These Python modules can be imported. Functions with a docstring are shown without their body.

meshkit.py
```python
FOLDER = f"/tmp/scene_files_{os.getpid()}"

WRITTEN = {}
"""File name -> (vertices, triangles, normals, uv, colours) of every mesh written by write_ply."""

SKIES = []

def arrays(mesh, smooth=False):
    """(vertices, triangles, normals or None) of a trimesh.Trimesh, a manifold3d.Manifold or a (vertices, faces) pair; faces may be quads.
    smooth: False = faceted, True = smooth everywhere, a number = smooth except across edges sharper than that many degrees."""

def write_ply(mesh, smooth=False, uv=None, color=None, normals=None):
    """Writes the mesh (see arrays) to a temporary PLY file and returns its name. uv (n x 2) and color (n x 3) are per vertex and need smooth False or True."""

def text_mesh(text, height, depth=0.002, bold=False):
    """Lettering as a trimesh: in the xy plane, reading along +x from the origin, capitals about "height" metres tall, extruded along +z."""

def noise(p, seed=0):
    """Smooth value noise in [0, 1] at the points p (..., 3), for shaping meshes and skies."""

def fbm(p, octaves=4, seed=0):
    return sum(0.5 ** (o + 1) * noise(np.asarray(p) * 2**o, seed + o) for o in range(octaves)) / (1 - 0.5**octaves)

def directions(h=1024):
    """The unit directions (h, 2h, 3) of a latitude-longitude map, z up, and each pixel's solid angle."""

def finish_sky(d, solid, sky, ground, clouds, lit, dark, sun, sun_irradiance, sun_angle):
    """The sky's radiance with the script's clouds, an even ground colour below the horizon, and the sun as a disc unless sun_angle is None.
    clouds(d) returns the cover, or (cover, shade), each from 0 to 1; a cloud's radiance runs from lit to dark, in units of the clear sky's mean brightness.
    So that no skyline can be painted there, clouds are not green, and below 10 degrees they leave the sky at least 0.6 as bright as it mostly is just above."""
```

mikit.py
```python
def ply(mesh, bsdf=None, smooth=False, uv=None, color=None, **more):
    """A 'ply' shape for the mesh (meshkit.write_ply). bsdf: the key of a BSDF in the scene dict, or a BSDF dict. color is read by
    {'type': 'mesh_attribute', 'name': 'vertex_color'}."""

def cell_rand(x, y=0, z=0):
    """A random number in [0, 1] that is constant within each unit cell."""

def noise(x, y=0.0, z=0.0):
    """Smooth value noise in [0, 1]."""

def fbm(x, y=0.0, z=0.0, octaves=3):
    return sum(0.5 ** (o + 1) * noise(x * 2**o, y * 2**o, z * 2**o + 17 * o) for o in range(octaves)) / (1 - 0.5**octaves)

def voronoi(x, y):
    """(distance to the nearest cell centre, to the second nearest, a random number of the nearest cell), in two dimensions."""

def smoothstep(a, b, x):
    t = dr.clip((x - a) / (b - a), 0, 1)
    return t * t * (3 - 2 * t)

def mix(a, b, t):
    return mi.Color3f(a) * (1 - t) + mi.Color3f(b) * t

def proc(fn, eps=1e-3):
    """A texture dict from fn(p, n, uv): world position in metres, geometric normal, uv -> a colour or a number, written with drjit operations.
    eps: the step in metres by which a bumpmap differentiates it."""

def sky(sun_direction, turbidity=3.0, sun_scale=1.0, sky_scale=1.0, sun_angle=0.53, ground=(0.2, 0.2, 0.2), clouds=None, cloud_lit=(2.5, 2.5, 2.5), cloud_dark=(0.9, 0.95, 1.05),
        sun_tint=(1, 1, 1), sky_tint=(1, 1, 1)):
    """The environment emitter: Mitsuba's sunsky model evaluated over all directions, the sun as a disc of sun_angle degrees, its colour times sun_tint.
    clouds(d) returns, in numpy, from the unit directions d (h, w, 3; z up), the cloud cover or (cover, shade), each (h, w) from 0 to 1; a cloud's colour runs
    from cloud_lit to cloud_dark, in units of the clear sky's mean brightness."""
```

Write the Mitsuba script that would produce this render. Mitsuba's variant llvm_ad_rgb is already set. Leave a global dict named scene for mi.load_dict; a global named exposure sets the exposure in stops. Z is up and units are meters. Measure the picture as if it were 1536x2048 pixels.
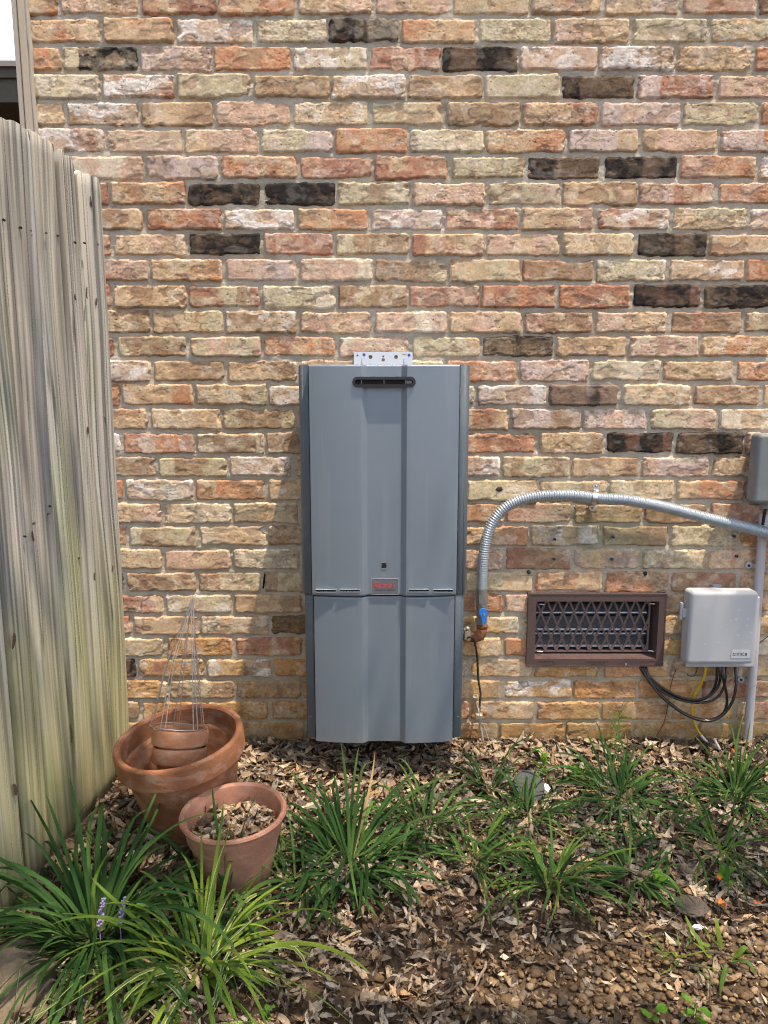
import math
import numpy as np
import trimesh
import drjit as dr
import mitsuba as mi
import manifold3d
from shapely.geometry import Polygon, Point, box as sbox, LineString
from shapely import affinity, union_all
import mikit
import meshkit
from mikit import proc, noise, fbm, voronoi, smoothstep, mix

T = mi.ScalarTransform4f
scene, labels = {}, {}

# ------------------------------------------------------------------ camera, sky, exposure
FOC, PITCH, DIST, CAMZ = 1479.0, 9.2, 2.25, 1.12
th = math.radians(PITCH)
FWD = np.array([0, math.cos(th), -math.sin(th)])
UP = np.array([0, math.sin(th), math.cos(th)])
CAM = np.array([0, -DIST, CAMZ])
scene['camera'] = {
    'type': 'perspective', 'fov': math.degrees(2 * math.atan(768 / FOC)), 'fov_axis': 'x',
    'near_clip': 0.05, 'far_clip': 400.0,
    'to_world': T().look_at(origin=CAM.tolist(), target=(CAM + FWD).tolist(), up=[0, 0, 1])}
SUN = np.array([0.24, -0.20, 1.0])
SUN = SUN / np.linalg.norm(SUN)


def cloud_cover(d):
    n = meshkit.fbm(d * 2.2 + 3.0, 4, seed=4)
    c = np.clip((n - 0.40) / 0.2, 0, 1)
    return 0.25 + 0.6 * c, 0.15 + 0 * c


scene['sky'] = mikit.sky(SUN.tolist(), turbidity=3.5, sun_scale=0.66, sky_scale=1.0, clouds=cloud_cover,
                         cloud_lit=(2.3, 2.3, 2.35), cloud_dark=(1.2, 1.25, 1.3), sun_tint=(1.0, 0.97, 0.94))
exposure = 2.78


# ------------------------------------------------------------------ measuring and mesh helpers
def ray(u, v):
    return FWD + UP * (-(v - 1024) / FOC) + np.array([1.0, 0, 0]) * (u - 768) / FOC


def at(u, v, y=0.0):
    """The point of the plane at distance y from the brick face that the photograph shows at (u, v)."""
    r = ray(u, v)
    return CAM + r * ((y - CAM[1]) / r[1])


def on_ground(u, v, z=0.0):
    r = ray(u, v)
    return CAM + r * ((z - CAM[2]) / r[2])


used = {}


def key_for(name):
    if name not in used:
        used[name] = 0
        return name
    used[name] += 1
    return f'{name}_{used[name]:03d}'


def put(key, shape, label=None, category=None, group=None, kind=None):
    scene[key] = shape
    tag(key, label, category, group, kind)
    return key


def tag(key, label=None, category=None, group=None, kind=None):
    d = {k: v for k, v in dict(label=label, category=category, group=group, kind=kind).items() if v}
    if d:
        labels[key] = d
    return key


def thing(name, label, category, group=None, kind=None):
    return tag(key_for(name), label, category, group, kind)


def part(holder, name, mesh, bsdf, smooth=False, label=None, kind=None, **kw):
    return put(key_for(holder + '__' + name), mikit.ply(mesh, bsdf, smooth, **kw), label=label, kind=kind)


def single(name, mesh, bsdf, smooth, label, category, group=None, kind=None, **kw):
    return put(key_for(name), mikit.ply(mesh, bsdf, smooth, **kw), label, category, group, kind)


def join(ms):
    return trimesh.util.concatenate([tm(m) for m in ms])


def tm(m):
    if isinstance(m, trimesh.Trimesh):
        return m
    if hasattr(m, 'to_mesh'):
        q = m.to_mesh()
        return trimesh.Trimesh(q.vert_properties[:, :3], q.tri_verts, process=False)
    return trimesh.Trimesh(m[0], m[1], process=False)


def box(x0, x1, y0, y1, z0, z1):
    m = trimesh.creation.box(extents=(x1 - x0, y1 - y0, z1 - z0))
    m.apply_translation(((x0 + x1) / 2, (y0 + y1) / 2, (z0 + z1) / 2))
    return m


def rbox(x0, x1, y0, y1, z0, z1, r, n=24):
    """A box with rounded edges."""
    s = manifold3d.Manifold.sphere(r, n)
    return tm(manifold3d.Manifold.batch_hull([s.translate((x, y, z)) for x in (x0 + r, x1 - r) for y in (y0 + r, y1 - r) for z in (z0 + r, z1 - r)]))


def tube(pts, r, seg=10, caps=True, smooth_path=0):
    p = np.asarray(pts, float)
    if smooth_path:
        p = spline(p, smooth_path)
    n = len(p)
    r = np.broadcast_to(np.asarray(r, float), (n,))
    t = np.gradient(p, axis=0)
    t /= np.linalg.norm(t, axis=1, keepdims=True)
    a = np.cross(t[0], [0.3, 0.2, 0.93])
    a /= np.linalg.norm(a)
    A = np.zeros_like(p)
    for i in range(n):
        a = a - t[i] * (a @ t[i])
        a /= np.linalg.norm(a)
        A[i] = a
    B = np.cross(t, A)
    ang = np.arange(seg) * 2 * np.pi / seg
    v = (p[:, None] + r[:, None, None] * (np.cos(ang)[None, :, None] * A[:, None] + np.sin(ang)[None, :, None] * B[:, None])).reshape(-1, 3)
    i, j = np.meshgrid(np.arange(n - 1), np.arange(seg), indexing='ij')
    k = (j + 1) % seg
    f = np.concatenate([np.stack([i * seg + j, i * seg + k, (i + 1) * seg + k], -1).reshape(-1, 3),
                        np.stack([i * seg + j, (i + 1) * seg + k, (i + 1) * seg + j], -1).reshape(-1, 3)])
    if caps:
        v = np.vstack([v, p[:1], p[-1:]])
        q = np.arange(seg)
        f = np.vstack([f, np.stack([q * 0 + n * seg, (q + 1) % seg, q], -1),
                       np.stack([q * 0 + n * seg + 1, (n - 1) * seg + q, (n - 1) * seg + (q + 1) % seg], -1)])
    return trimesh.Trimesh(v, f, process=False)


def spline(p, n):
    """n points, evenly spaced, along a smooth curve through p."""
    p = np.asarray(p, float)
    d = np.r_[0, np.cumsum(np.linalg.norm(np.diff(p, axis=0), axis=1))]
    from scipy.interpolate import PchipInterpolator, CubicSpline
    c = CubicSpline(d, p, axis=0) if len(p) > 2 else (lambda s: p[0] + (p[-1] - p[0]) * (s / d[-1])[:, None])
    q = c(np.linspace(0, d[-1], max(n * 3, 50)))
    e = np.r_[0, np.cumsum(np.linalg.norm(np.diff(q, axis=0), axis=1))]
    s = np.linspace(0, e[-1], n)
    return np.stack([np.interp(s, e, q[:, k]) for k in range(3)], 1)


def lathe(profile, n=64):
    """(r, z) points turned about z; the outside is on the left of the walk when z grows."""
    p = np.asarray(profile, float)
    a = np.arange(n) * 2 * np.pi / n
    v = np.stack([p[:, None, 0] * np.cos(a), p[:, None, 0] * np.sin(a), np.broadcast_to(p[:, None, 1], (len(p), n))], -1).reshape(-1, 3)
    i, j = np.meshgrid(np.arange(len(p) - 1), np.arange(n), indexing='ij')
    k = (j + 1) % n
    f = np.concatenate([np.stack([i * n + j, i * n + k, (i + 1) * n + k], -1).reshape(-1, 3),
                        np.stack([i * n + j, (i + 1) * n + k, (i + 1) * n + j], -1).reshape(-1, 3)])
    return trimesh.Trimesh(v, f, process=False)


def grid_faces(nx, nz):
    i, j = np.meshgrid(np.arange(nz - 1), np.arange(nx - 1), indexing='ij')
    a = i * nx + j
    return np.concatenate([np.stack([a, a + 1, a + nx + 1], -1).reshape(-1, 3), np.stack([a, a + nx + 1, a + nx], -1).reshape(-1, 3)])


def slab(poly, y0, y1):
    """A shapely outline in (x, z), pushed from y0 (near the camera) to y1."""
    ms = []
    for g in getattr(poly, 'geoms', [poly]):
        m = trimesh.creation.extrude_polygon(g, y1 - y0, engine='earcut')
        v = m.vertices.copy()
        m.vertices = np.stack([v[:, 0], y1 - v[:, 2], v[:, 1]], 1)
        ms.append(m)
    return join(ms)


def lettering(text, height, x, y, z, bold=True, depth=0.0012, width=None):
    m = meshkit.text_mesh(text, height, depth, bold)
    v = m.vertices.copy()
    if width:
        v[:, 0] *= width / (v[:, 0].max() - v[:, 0].min())
    v[:, 0] -= (v[:, 0].max() + v[:, 0].min()) / 2
    m.vertices = np.stack([v[:, 0] + x, y - v[:, 2], v[:, 1] + z], 1)
    return m


def ss(a, b, x):
    t = np.clip((x - a) / (b - a), 0, 1)
    return t * t * (3 - 2 * t)


# ------------------------------------------------------------------ materials
def flat(name, color, rough=0.6, metallic=0.0, spec=0.5, **kw):
    scene[name] = {'type': 'twosided', 'bsdf': {'type': 'principled', 'base_color': {'type': 'rgb', 'value': list(color)},
                                                'roughness': rough, 'metallic': metallic, 'specular': spec, **kw}}


def surf(name, color, rough=0.8, bump=None, scale=1.0, eps=1e-3, metallic=0.0, spec=0.4, **kw):
    b = {'type': 'principled', 'base_color': proc(color), 'roughness': proc(rough) if callable(rough) else rough, 'metallic': metallic, 'specular': spec, **kw}
    if bump is not None:
        b = {'type': 'bumpmap', 'arbitrary': proc(bump, eps), 'scale': scale, 'bsdf': b}
    scene[name] = {'type': 'twosided', 'bsdf': b}


PAL = {  # base colours of the old bricks
    'o': (0.46, 0.236, 0.134), 'r': (0.35, 0.178, 0.120), 'p': (0.53, 0.365, 0.272), 't': (0.51, 0.370, 0.232),
    'y': (0.49, 0.425, 0.285), 'n': (0.60, 0.520, 0.395), 'w': (0.51, 0.39, 0.295), 'b': (0.32, 0.215, 0.135),
    'k': (0.024, 0.021, 0.020), 'q': (0.46, 0.290, 0.130), 'u': (0.43, 0.225, 0.095), 'l': (0.52, 0.415, 0.37)}
LET = list(PAL)
NL = len(LET)


def pal_pick(i):
    c = mi.Color3f(0.4, 0.3, 0.2)
    for k, name in enumerate(LET):
        c = dr.select(dr.abs(i - k) < 0.5, mi.Color3f(*PAL[name]), c)
    return c


def brick_parts(p, uv):
    code = dr.floor(uv.x)
    main = dr.floor(code / NL)
    second = code - main * NL
    seed = dr.floor((uv.x - code) * 64) * 7.31
    return main, second, seed


def brick_color(p, n, uv):
    main, second, s = brick_parts(p, uv)
    A, B = pal_pick(main), pal_pick(second)
    wob = 0.35 * fbm(p.x * 25, p.z * 25, s, 2)
    band = smoothstep(0.50, 0.58, noise(p.x * 17 + wob, s * 1.7, p.z * 2.0))
    blot = smoothstep(0.46, 0.66, fbm(p.x * 40, p.z * 56, s + 3.3, 4))
    black = main == 8
    mask = dr.clip(band * 0.85 + blot * 0.6, 0, 1) * dr.select(black, 0.38, 1.0)
    c = mix(A, B, mask)
    # buff kiln ghosts and pale mortar smears
    g = smoothstep(0.50, 0.70, fbm(p.x * 26 + 9.1, p.z * 36, s + 8.0, 4))
    c = mix(c, mi.Color3f(0.56, 0.46, 0.32), g * 0.55 * dr.select(black, 0.15, 1.0))
    white = dr.select(main == 6, 0.95, dr.select(second == 6, 0.8, 0.22))
    w = smoothstep(0.60 - 0.16 * white, 0.68 - 0.10 * white, fbm(p.x * 26, p.z * 34 + 4.0, s + 15.0, 4)) * white
    c = mix(c, mi.Color3f(0.66, 0.61, 0.56), w * dr.select(black, 0.4, 1.0))
    # broken places show the raw core
    sp = smoothstep(0.25, 0.6, uv.y)
    core = dr.select(main == 8, mi.Color3f(0.17, 0.10, 0.065), mix(A * 0.72, mi.Color3f(0.30, 0.17, 0.11), 0.45))
    core = dr.select(main == 9, mi.Color3f(0.36, 0.19, 0.09), core)
    c = mix(c, core, sp * dr.select(black, 0.22, 0.6))
    # grain and burnt pits
    fine = fbm(p.x * 190, p.z * 190, s, 3)
    c = c * (0.58 + 0.84 * fine) * (0.70 + 0.60 * fbm(p.x * 48, p.z * 60, s + 40, 3))
    wx, wz = 0.5 * fbm(p.x * 120, p.z * 120, s, 2), 0.5 * fbm(p.x * 120, p.z * 120, s + 3, 2)
    f1, f2, r = voronoi(p.x * 80 + s + wx, p.z * 95 + wz)
    pit = smoothstep(0.06 + 0.28 * (r - 0.80) * 5 * (r - 0.80) * 5, 0.04, f1) * dr.select(r > 0.83, 1.0, 0.0)
    pit = pit * smoothstep(0.42, 0.55, noise(p.x * 14, p.z * 14, s + 60))
    c = mix(c, mi.Color3f(0.08, 0.045, 0.03), pit * 0.8)
    crack = smoothstep(0.035, 0.0, dr.abs(fbm(p.x * 14, p.z * 30, s + 30, 3) - 0.5) * 1.0) * smoothstep(0.55, 0.7, noise(p.x * 9, p.z * 9, s + 50))
    c = c * (1 - 0.45 * crack)
    soil = smoothstep(0.16, -0.01, p.z + 0.05 * (fbm(p.x * 11, p.z * 11, 2.0, 2) - 0.5))
    c = mix(c, mi.Color3f(0.14, 0.13, 0.06), soil * 0.5)
    damp = smoothstep(0.16, 0.02, dr.sqrt(dr.square((p.x - 0.66) * 0.55) + dr.square(p.z - 0.72))) * fbm(p.x * 30, p.z * 30, 4.0, 3)
    c = mix(c, mi.Color3f(0.10, 0.12, 0.04), damp * 0.75)
    return c


def brick_bump(p, n, uv):
    main, second, s = brick_parts(p, uv)
    wx, wz = 0.5 * fbm(p.x * 120, p.z * 120, s, 2), 0.5 * fbm(p.x * 120, p.z * 120, s + 3, 2)
    f1, f2, r = voronoi(p.x * 80 + s + wx, p.z * 95 + wz)
    pit = smoothstep(0.30, 0.04, f1) * dr.select(r > 0.83, 1.0, 0.0) * smoothstep(0.42, 0.55, noise(p.x * 14, p.z * 14, s + 60))
    lay = fbm(p.x * 30, p.z * 95, s + 5, 4)
    return 0.0014 * lay + 0.0018 * fbm(p.x * 230, p.z * 230, s, 3) - 0.0018 * pit


surf('brick_mat', brick_color, 0.92, brick_bump, 1.0, 0.0008, spec=0.2)


def mortar_color(p, n, uv):
    c = mix((0.37, 0.335, 0.275), (0.49, 0.45, 0.375), fbm(p.x * 14, p.y * 14, p.z * 20, 4))
    c = c * (0.78 + 0.44 * fbm(p.x * 220, p.y * 200, p.z * 220, 3))
    low = smoothstep(0.75, 0.1, p.z)
    c = mix(c, c * mi.Color3f(0.88, 0.81, 0.68), low * 0.6)
    st = smoothstep(0.52, 0.7, fbm(p.x * 6, p.z * 9, 7.0, 3))
    c = mix(c, c * mi.Color3f(0.72, 0.70, 0.66), st * 0.7)
    soil = smoothstep(0.10, -0.01, p.z + 0.05 * (fbm(p.x * 11, p.z * 11, 2.0, 2) - 0.5))
    c = mix(c, mi.Color3f(0.14, 0.15, 0.06), soil * 0.65)
    damp = smoothstep(0.17, 0.02, dr.sqrt(dr.square((p.x - 0.66) * 0.5) + dr.square(p.z - 0.71))) * fbm(p.x * 30, p.z * 30, 4.0, 3)
    return mix(c, mi.Color3f(0.10, 0.13, 0.04), damp * 0.8)


surf('mortar_mat', mortar_color, 0.95, lambda p, n, uv: 0.004 * fbm(p.x * 60, p.z * 90, p.y * 60, 3) + 0.0022 * fbm(p.x * 300, p.z * 300, p.y * 300, 2), 1.0, 0.0008, spec=0.2)


def wood_color(p, n, uv):
    s = dr.floor(uv.x) * 5.77
    w = p.y + 0.012 * (noise(p.z * 2.2, s, 1.0) - 0.5) * 2
    kz, ky = p.z * 2.3 + s, uv.y * 1.0
    f1, f2, r = voronoi(kz, ky + s)
    grain = fbm(w * 130, p.z * 1.8, s, 4)
    wide = fbm(w * 34, p.z * 1.1, s + 4, 3)
    c = mix((0.165, 0.167, 0.16), (0.41, 0.415, 0.395), smoothstep(0.28, 0.68, grain))
    c = c * (0.66 + 0.68 * wide)
    warm = smoothstep(0.45, 0.65, fbm(w * 18, p.z * 0.9, s + 9, 3))
    c = mix(c, c * mi.Color3f(1.12, 0.96, 0.80), warm * 0.4)
    alg = smoothstep(0.95, 0.10, p.z + 0.7 * (fbm(p.y * 5, p.z * 2.2, s, 3) - 0.5))
    c = mix(c, mi.Color3f(0.40, 0.38, 0.15) * (0.45 + 0.9 * grain), alg * 0.62)
    green = smoothstep(0.50, 0.66, fbm(p.y * 7 + 3, p.z * 1.7, s + 2, 3))
    c = mix(c, c * mi.Color3f(0.82, 0.90, 0.66), green * 0.7 * smoothstep(1.9, 0.6, p.z))
    chk = smoothstep(0.045, 0.0, dr.abs(noise(w * 60, p.z * 1.3, s + 20) - 0.5)) * smoothstep(0.5, 0.62, noise(p.z * 3, s, 31.0 + w * 30))
    c = c * (1 - 0.62 * chk)
    bot = smoothstep(0.10, 0.0, p.z)
    c = mix(c, mi.Color3f(0.12, 0.10, 0.06), bot * 0.6)
    return c


def wood_bump(p, n, uv):
    s = dr.floor(uv.x) * 5.77
    w = p.y + 0.012 * (noise(p.z * 2.2, s, 1.0) - 0.5) * 2
    chk = smoothstep(0.05, 0.0, dr.abs(noise(w * 60, p.z * 1.3, s + 20) - 0.5)) * smoothstep(0.5, 0.62, noise(p.z * 3, s, 31.0 + w * 30))
    return 0.0016 * fbm(w * 105, p.z * 1.6, s, 3) - 0.002 * chk


surf('wood_mat', wood_color, 0.9, wood_bump, 1.0, 0.0008, spec=0.2)
flat('knot_mat', (0.075, 0.052, 0.036), 0.9)


def soil_color(p, n, uv):
    c = mix((0.045, 0.030, 0.018), (0.12, 0.082, 0.052), fbm(p.x * 30, p.y * 30, 1.0, 4))
    return c * (0.5 + 1.0 * fbm(p.x * 260, p.y * 260, 5.0, 3))


surf('soil_mat', soil_color, 0.95, lambda p, n, uv: 0.012 * fbm(p.x * 70, p.y * 70, 2.0, 4), 1.0, 0.001, spec=0.2)

LEAFPAL = [(0.33, 0.255, 0.18), (0.20, 0.142, 0.098), (0.31, 0.265, 0.215), (0.47, 0.385, 0.275), (0.105, 0.075, 0.053), (0.32, 0.215, 0.13), (0.25, 0.22, 0.185), (0.062, 0.045, 0.034)]


def pick(pal, i):
    c = mi.Color3f(*pal[0])
    for k in range(1, len(pal)):
        c = dr.select(dr.abs(i - k) < 0.5, mi.Color3f(*pal[k]), c)
    return c


def litter_color(p, n, uv):
    i = dr.floor(uv.x)
    s = dr.floor((uv.x - i) * 64)
    c = pick(LEAFPAL, i) * (0.7 + 0.6 * (s / 64.0))
    v = dr.abs(uv.y - 0.5)
    c = c * (1.0 + 0.28 * smoothstep(0.07, 0.0, v))
    c = c * (0.72 + 0.80 * fbm(p.x * 90, p.y * 90, p.z * 90 + s, 3))
    spot = smoothstep(0.62, 0.70, fbm(p.x * 140, p.y * 140, s, 2))
    return mix(c, c * 0.45, spot)


scene['litter_mat'] = {'type': 'principledthin', 'base_color': proc(litter_color), 'roughness': 0.62, 'diff_trans': 0.25, 'spec_trans': 0.0, 'eta': 1.35}

PEBPAL = [(0.19, 0.125, 0.066), (0.25, 0.175, 0.10), (0.12, 0.078, 0.046), (0.22, 0.14, 0.066), (0.33, 0.255, 0.165), (0.16, 0.128, 0.095), (0.09, 0.066, 0.046)]


def pebble_color(p, n, uv):
    i = dr.floor(uv.x)
    s = dr.floor((uv.x - i) * 64)
    c = pick(PEBPAL, i) * (0.52 + 0.5 * (s / 64.0))
    return c * (0.7 + 0.6 * fbm(p.x * 150, p.y * 150, p.z * 150 + s, 3))


surf('pebble_mat', pebble_color, 0.72, spec=0.35)

BLADEPAL = [(0.042, 0.094, 0.031), (0.060, 0.132, 0.040), (0.098, 0.190, 0.050), (0.20, 0.29, 0.045), (0.42, 0.31, 0.15), (0.13, 0.22, 0.04)]


def blade_color(p, n, uv):
    i = dr.floor(uv.x)
    s = dr.clip((uv.x - i) / 0.9, 0, 1)          # 0 at the root, 1 at the tip
    varieg = i > 9.5
    k = dr.select(varieg, i - 10, i)
    lot = noise(p.x * 23, p.y * 23, p.z * 9)
    c = pick(BLADEPAL, k) * (0.62 + 0.76 * lot)
    a = dr.abs(uv.y - 0.5)
    c = dr.select(varieg, mix(c, mi.Color3f(0.55, 0.58, 0.36), smoothstep(0.26, 0.36, a) * 0.9), c)
    c = c * (0.88 + 0.24 * noise(uv.y * 14, i, 0.0))
    tip = smoothstep(0.90, 1.0, s + 0.10 * (noise(p.x * 60, p.y * 60, 3.0) - 0.5)) * smoothstep(0.35, 0.6, noise(p.x * 17, p.y * 17, 8.0))
    c = mix(c, mi.Color3f(0.34, 0.23, 0.11), tip * 0.9)
    root = smoothstep(0.16, 0.0, s)
    return mix(c, mi.Color3f(0.26, 0.27, 0.13), root * 0.5)


scene['blade_mat'] = {'type': 'principledthin', 'base_color': proc(blade_color), 'roughness': 0.38, 'diff_trans': 0.7, 'spec_trans': 0.0, 'eta': 1.45}
scene['weed_mat'] = {'type': 'principledthin', 'base_color': {'type': 'rgb', 'value': [0.16, 0.34, 0.05]}, 'roughness': 0.45, 'diff_trans': 0.9, 'spec_trans': 0.0, 'eta': 1.4}
scene['crown_mat'] = {'type': 'principledthin', 'base_color': {'type': 'rgb', 'value': [0.06, 0.12, 0.03]}, 'roughness': 0.5, 'diff_trans': 0.5, 'spec_trans': 0.0, 'eta': 1.4}
flat('bark_mat', (0.16, 0.12, 0.09), 0.9)
flat('twig_mat', (0.20, 0.15, 0.11), 0.85)
flat('twig_dark_mat', (0.06, 0.042, 0.03), 0.85)


def terra(c0, c1, bloom):
    def color(p, n, uv):
        f = fbm(p.x * 16, p.y * 16, p.z * 22, 4)
        c = mix(c0, c1, smoothstep(0.3, 0.7, f))
        b = smoothstep(0.52, 0.72, fbm(p.x * 30 + 7, p.y * 30, p.z * 30, 4))
        c = mix(c, mi.Color3f(0.46, 0.33, 0.26), b * bloom)
        d = smoothstep(0.55, 0.70, fbm(p.x * 9 + 5, p.y * 9, p.z * 9, 3))
        c = mix(c, c * 0.62, d * 0.6)
        c = c * (0.85 + 0.3 * fbm(p.x * 260, p.y * 260, p.z * 260, 2))
        salt = smoothstep(0.56, 0.66, fbm(p.x * 24, p.y * 24, p.z * 60 + 3, 4)) * smoothstep(0.35, 0.6, noise(p.x * 8, p.y * 8, p.z * 8))
        c = mix(c, mi.Color3f(0.50, 0.42, 0.36), salt * 0.16)
        splash = smoothstep(0.10, 0.0, p.z + 0.05 * (fbm(p.x * 40, p.y * 40, p.z * 40, 3) - 0.5))
        return mix(c, mi.Color3f(0.10, 0.065, 0.04), splash * 0.75)
    return color


surf('terracotta_mat', terra((0.235, 0.098, 0.048), (0.33, 0.145, 0.072), 0.32), 0.8, lambda p, n, uv: 0.0012 * fbm(p.x * 120, p.y * 120, p.z * 120, 3), spec=0.3)
surf('terracotta_pale_mat', terra((0.35, 0.155, 0.08), (0.43, 0.21, 0.115), 0.35), 0.8, lambda p, n, uv: 0.0010 * fbm(p.x * 120, p.y * 120, p.z * 120, 3), spec=0.3)
surf('plastic_pot_mat', terra((0.32, 0.15, 0.098), (0.39, 0.20, 0.14), 0.25), 0.6, spec=0.4)


def paint(c, amount=0.12):
    def color(p, n, uv):
        d = fbm(p.x * 7, p.y * 7, p.z * 5, 4)
        e = smoothstep(0.56, 0.68, fbm(p.x * 22 + 3, p.y * 20, p.z * 16, 3))
        col = mi.Color3f(*c) * (1 - amount + 2 * amount * d)
        return mix(col, col * 1.0 + mi.Color3f(0.025), e * 0.7)
    return color


def heater_paint(p, n, uv):
    d = fbm(p.x * 7, p.y * 7, p.z * 5, 4)
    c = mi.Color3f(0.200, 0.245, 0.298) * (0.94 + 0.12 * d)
    run = smoothstep(0.55, 0.75, fbm(p.x * 60, p.y * 20, p.z * 2.5, 3))
    c = mix(c, mi.Color3f(0.36, 0.38, 0.39), run * 0.14)
    dust = smoothstep(0.26, 0.02, p.z + 0.10 * (fbm(p.x * 30, p.z * 30, 4.0, 3) - 0.5))
    sp = smoothstep(0.60, 0.72, fbm(p.x * 150, p.z * 150, 9.0, 2))
    return mix(c, mi.Color3f(0.30, 0.26, 0.21), dust * (0.10 + 0.35 * sp))


surf('heater_mat', heater_paint, lambda p, n, uv: 0.30 + 0.12 * fbm(p.x * 20, p.y * 20, p.z * 20, 3), lambda p, n, uv: 0.0005 * fbm(p.x * 700, p.y * 700, p.z * 700, 2), 1.0, 0.0006, metallic=0.3, spec=0.5)
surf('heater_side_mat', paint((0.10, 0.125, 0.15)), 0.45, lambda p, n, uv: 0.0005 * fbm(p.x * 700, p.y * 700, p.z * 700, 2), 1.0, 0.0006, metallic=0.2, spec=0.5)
flat('black_plastic_mat', (0.018, 0.019, 0.022), 0.35)
flat('dark_cavity_mat', (0.008, 0.008, 0.009), 0.9)
flat('red_print_mat', (0.62, 0.03, 0.03), 0.5)
flat('grey_print_mat', (0.04, 0.045, 0.055), 0.6)
flat('plate_mat', (0.145, 0.15, 0.17), 0.4, 0.2)
flat('plate_edge_mat', (0.32, 0.33, 0.37), 0.35, 0.3)
flat('steel_mat', (0.66, 0.67, 0.69), 0.32, 0.9)


def galv(p, n, uv):
    f = fbm(p.x * 45, p.y * 45, p.z * 45, 3)
    return mix((0.33, 0.39, 0.45), (0.49, 0.55, 0.60), f) * (0.85 + 0.3 * fbm(p.x * 300, p.y * 300, p.z * 300, 2))


surf('galvanized_mat', galv, 0.48, metallic=0.6, spec=0.5)
flat('blue_screw_mat', (0.05, 0.07, 0.42), 0.4, 0.2)
flat('blue_lever_mat', (0.03, 0.22, 0.72), 0.4)
flat('chrome_mat', (0.25, 0.245, 0.23), 0.4, 0.45)


def rusty(p, n, uv):
    return mix((0.10, 0.042, 0.025), (0.30, 0.125, 0.05), fbm(p.x * 90, p.y * 90, p.z * 90, 4))


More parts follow.
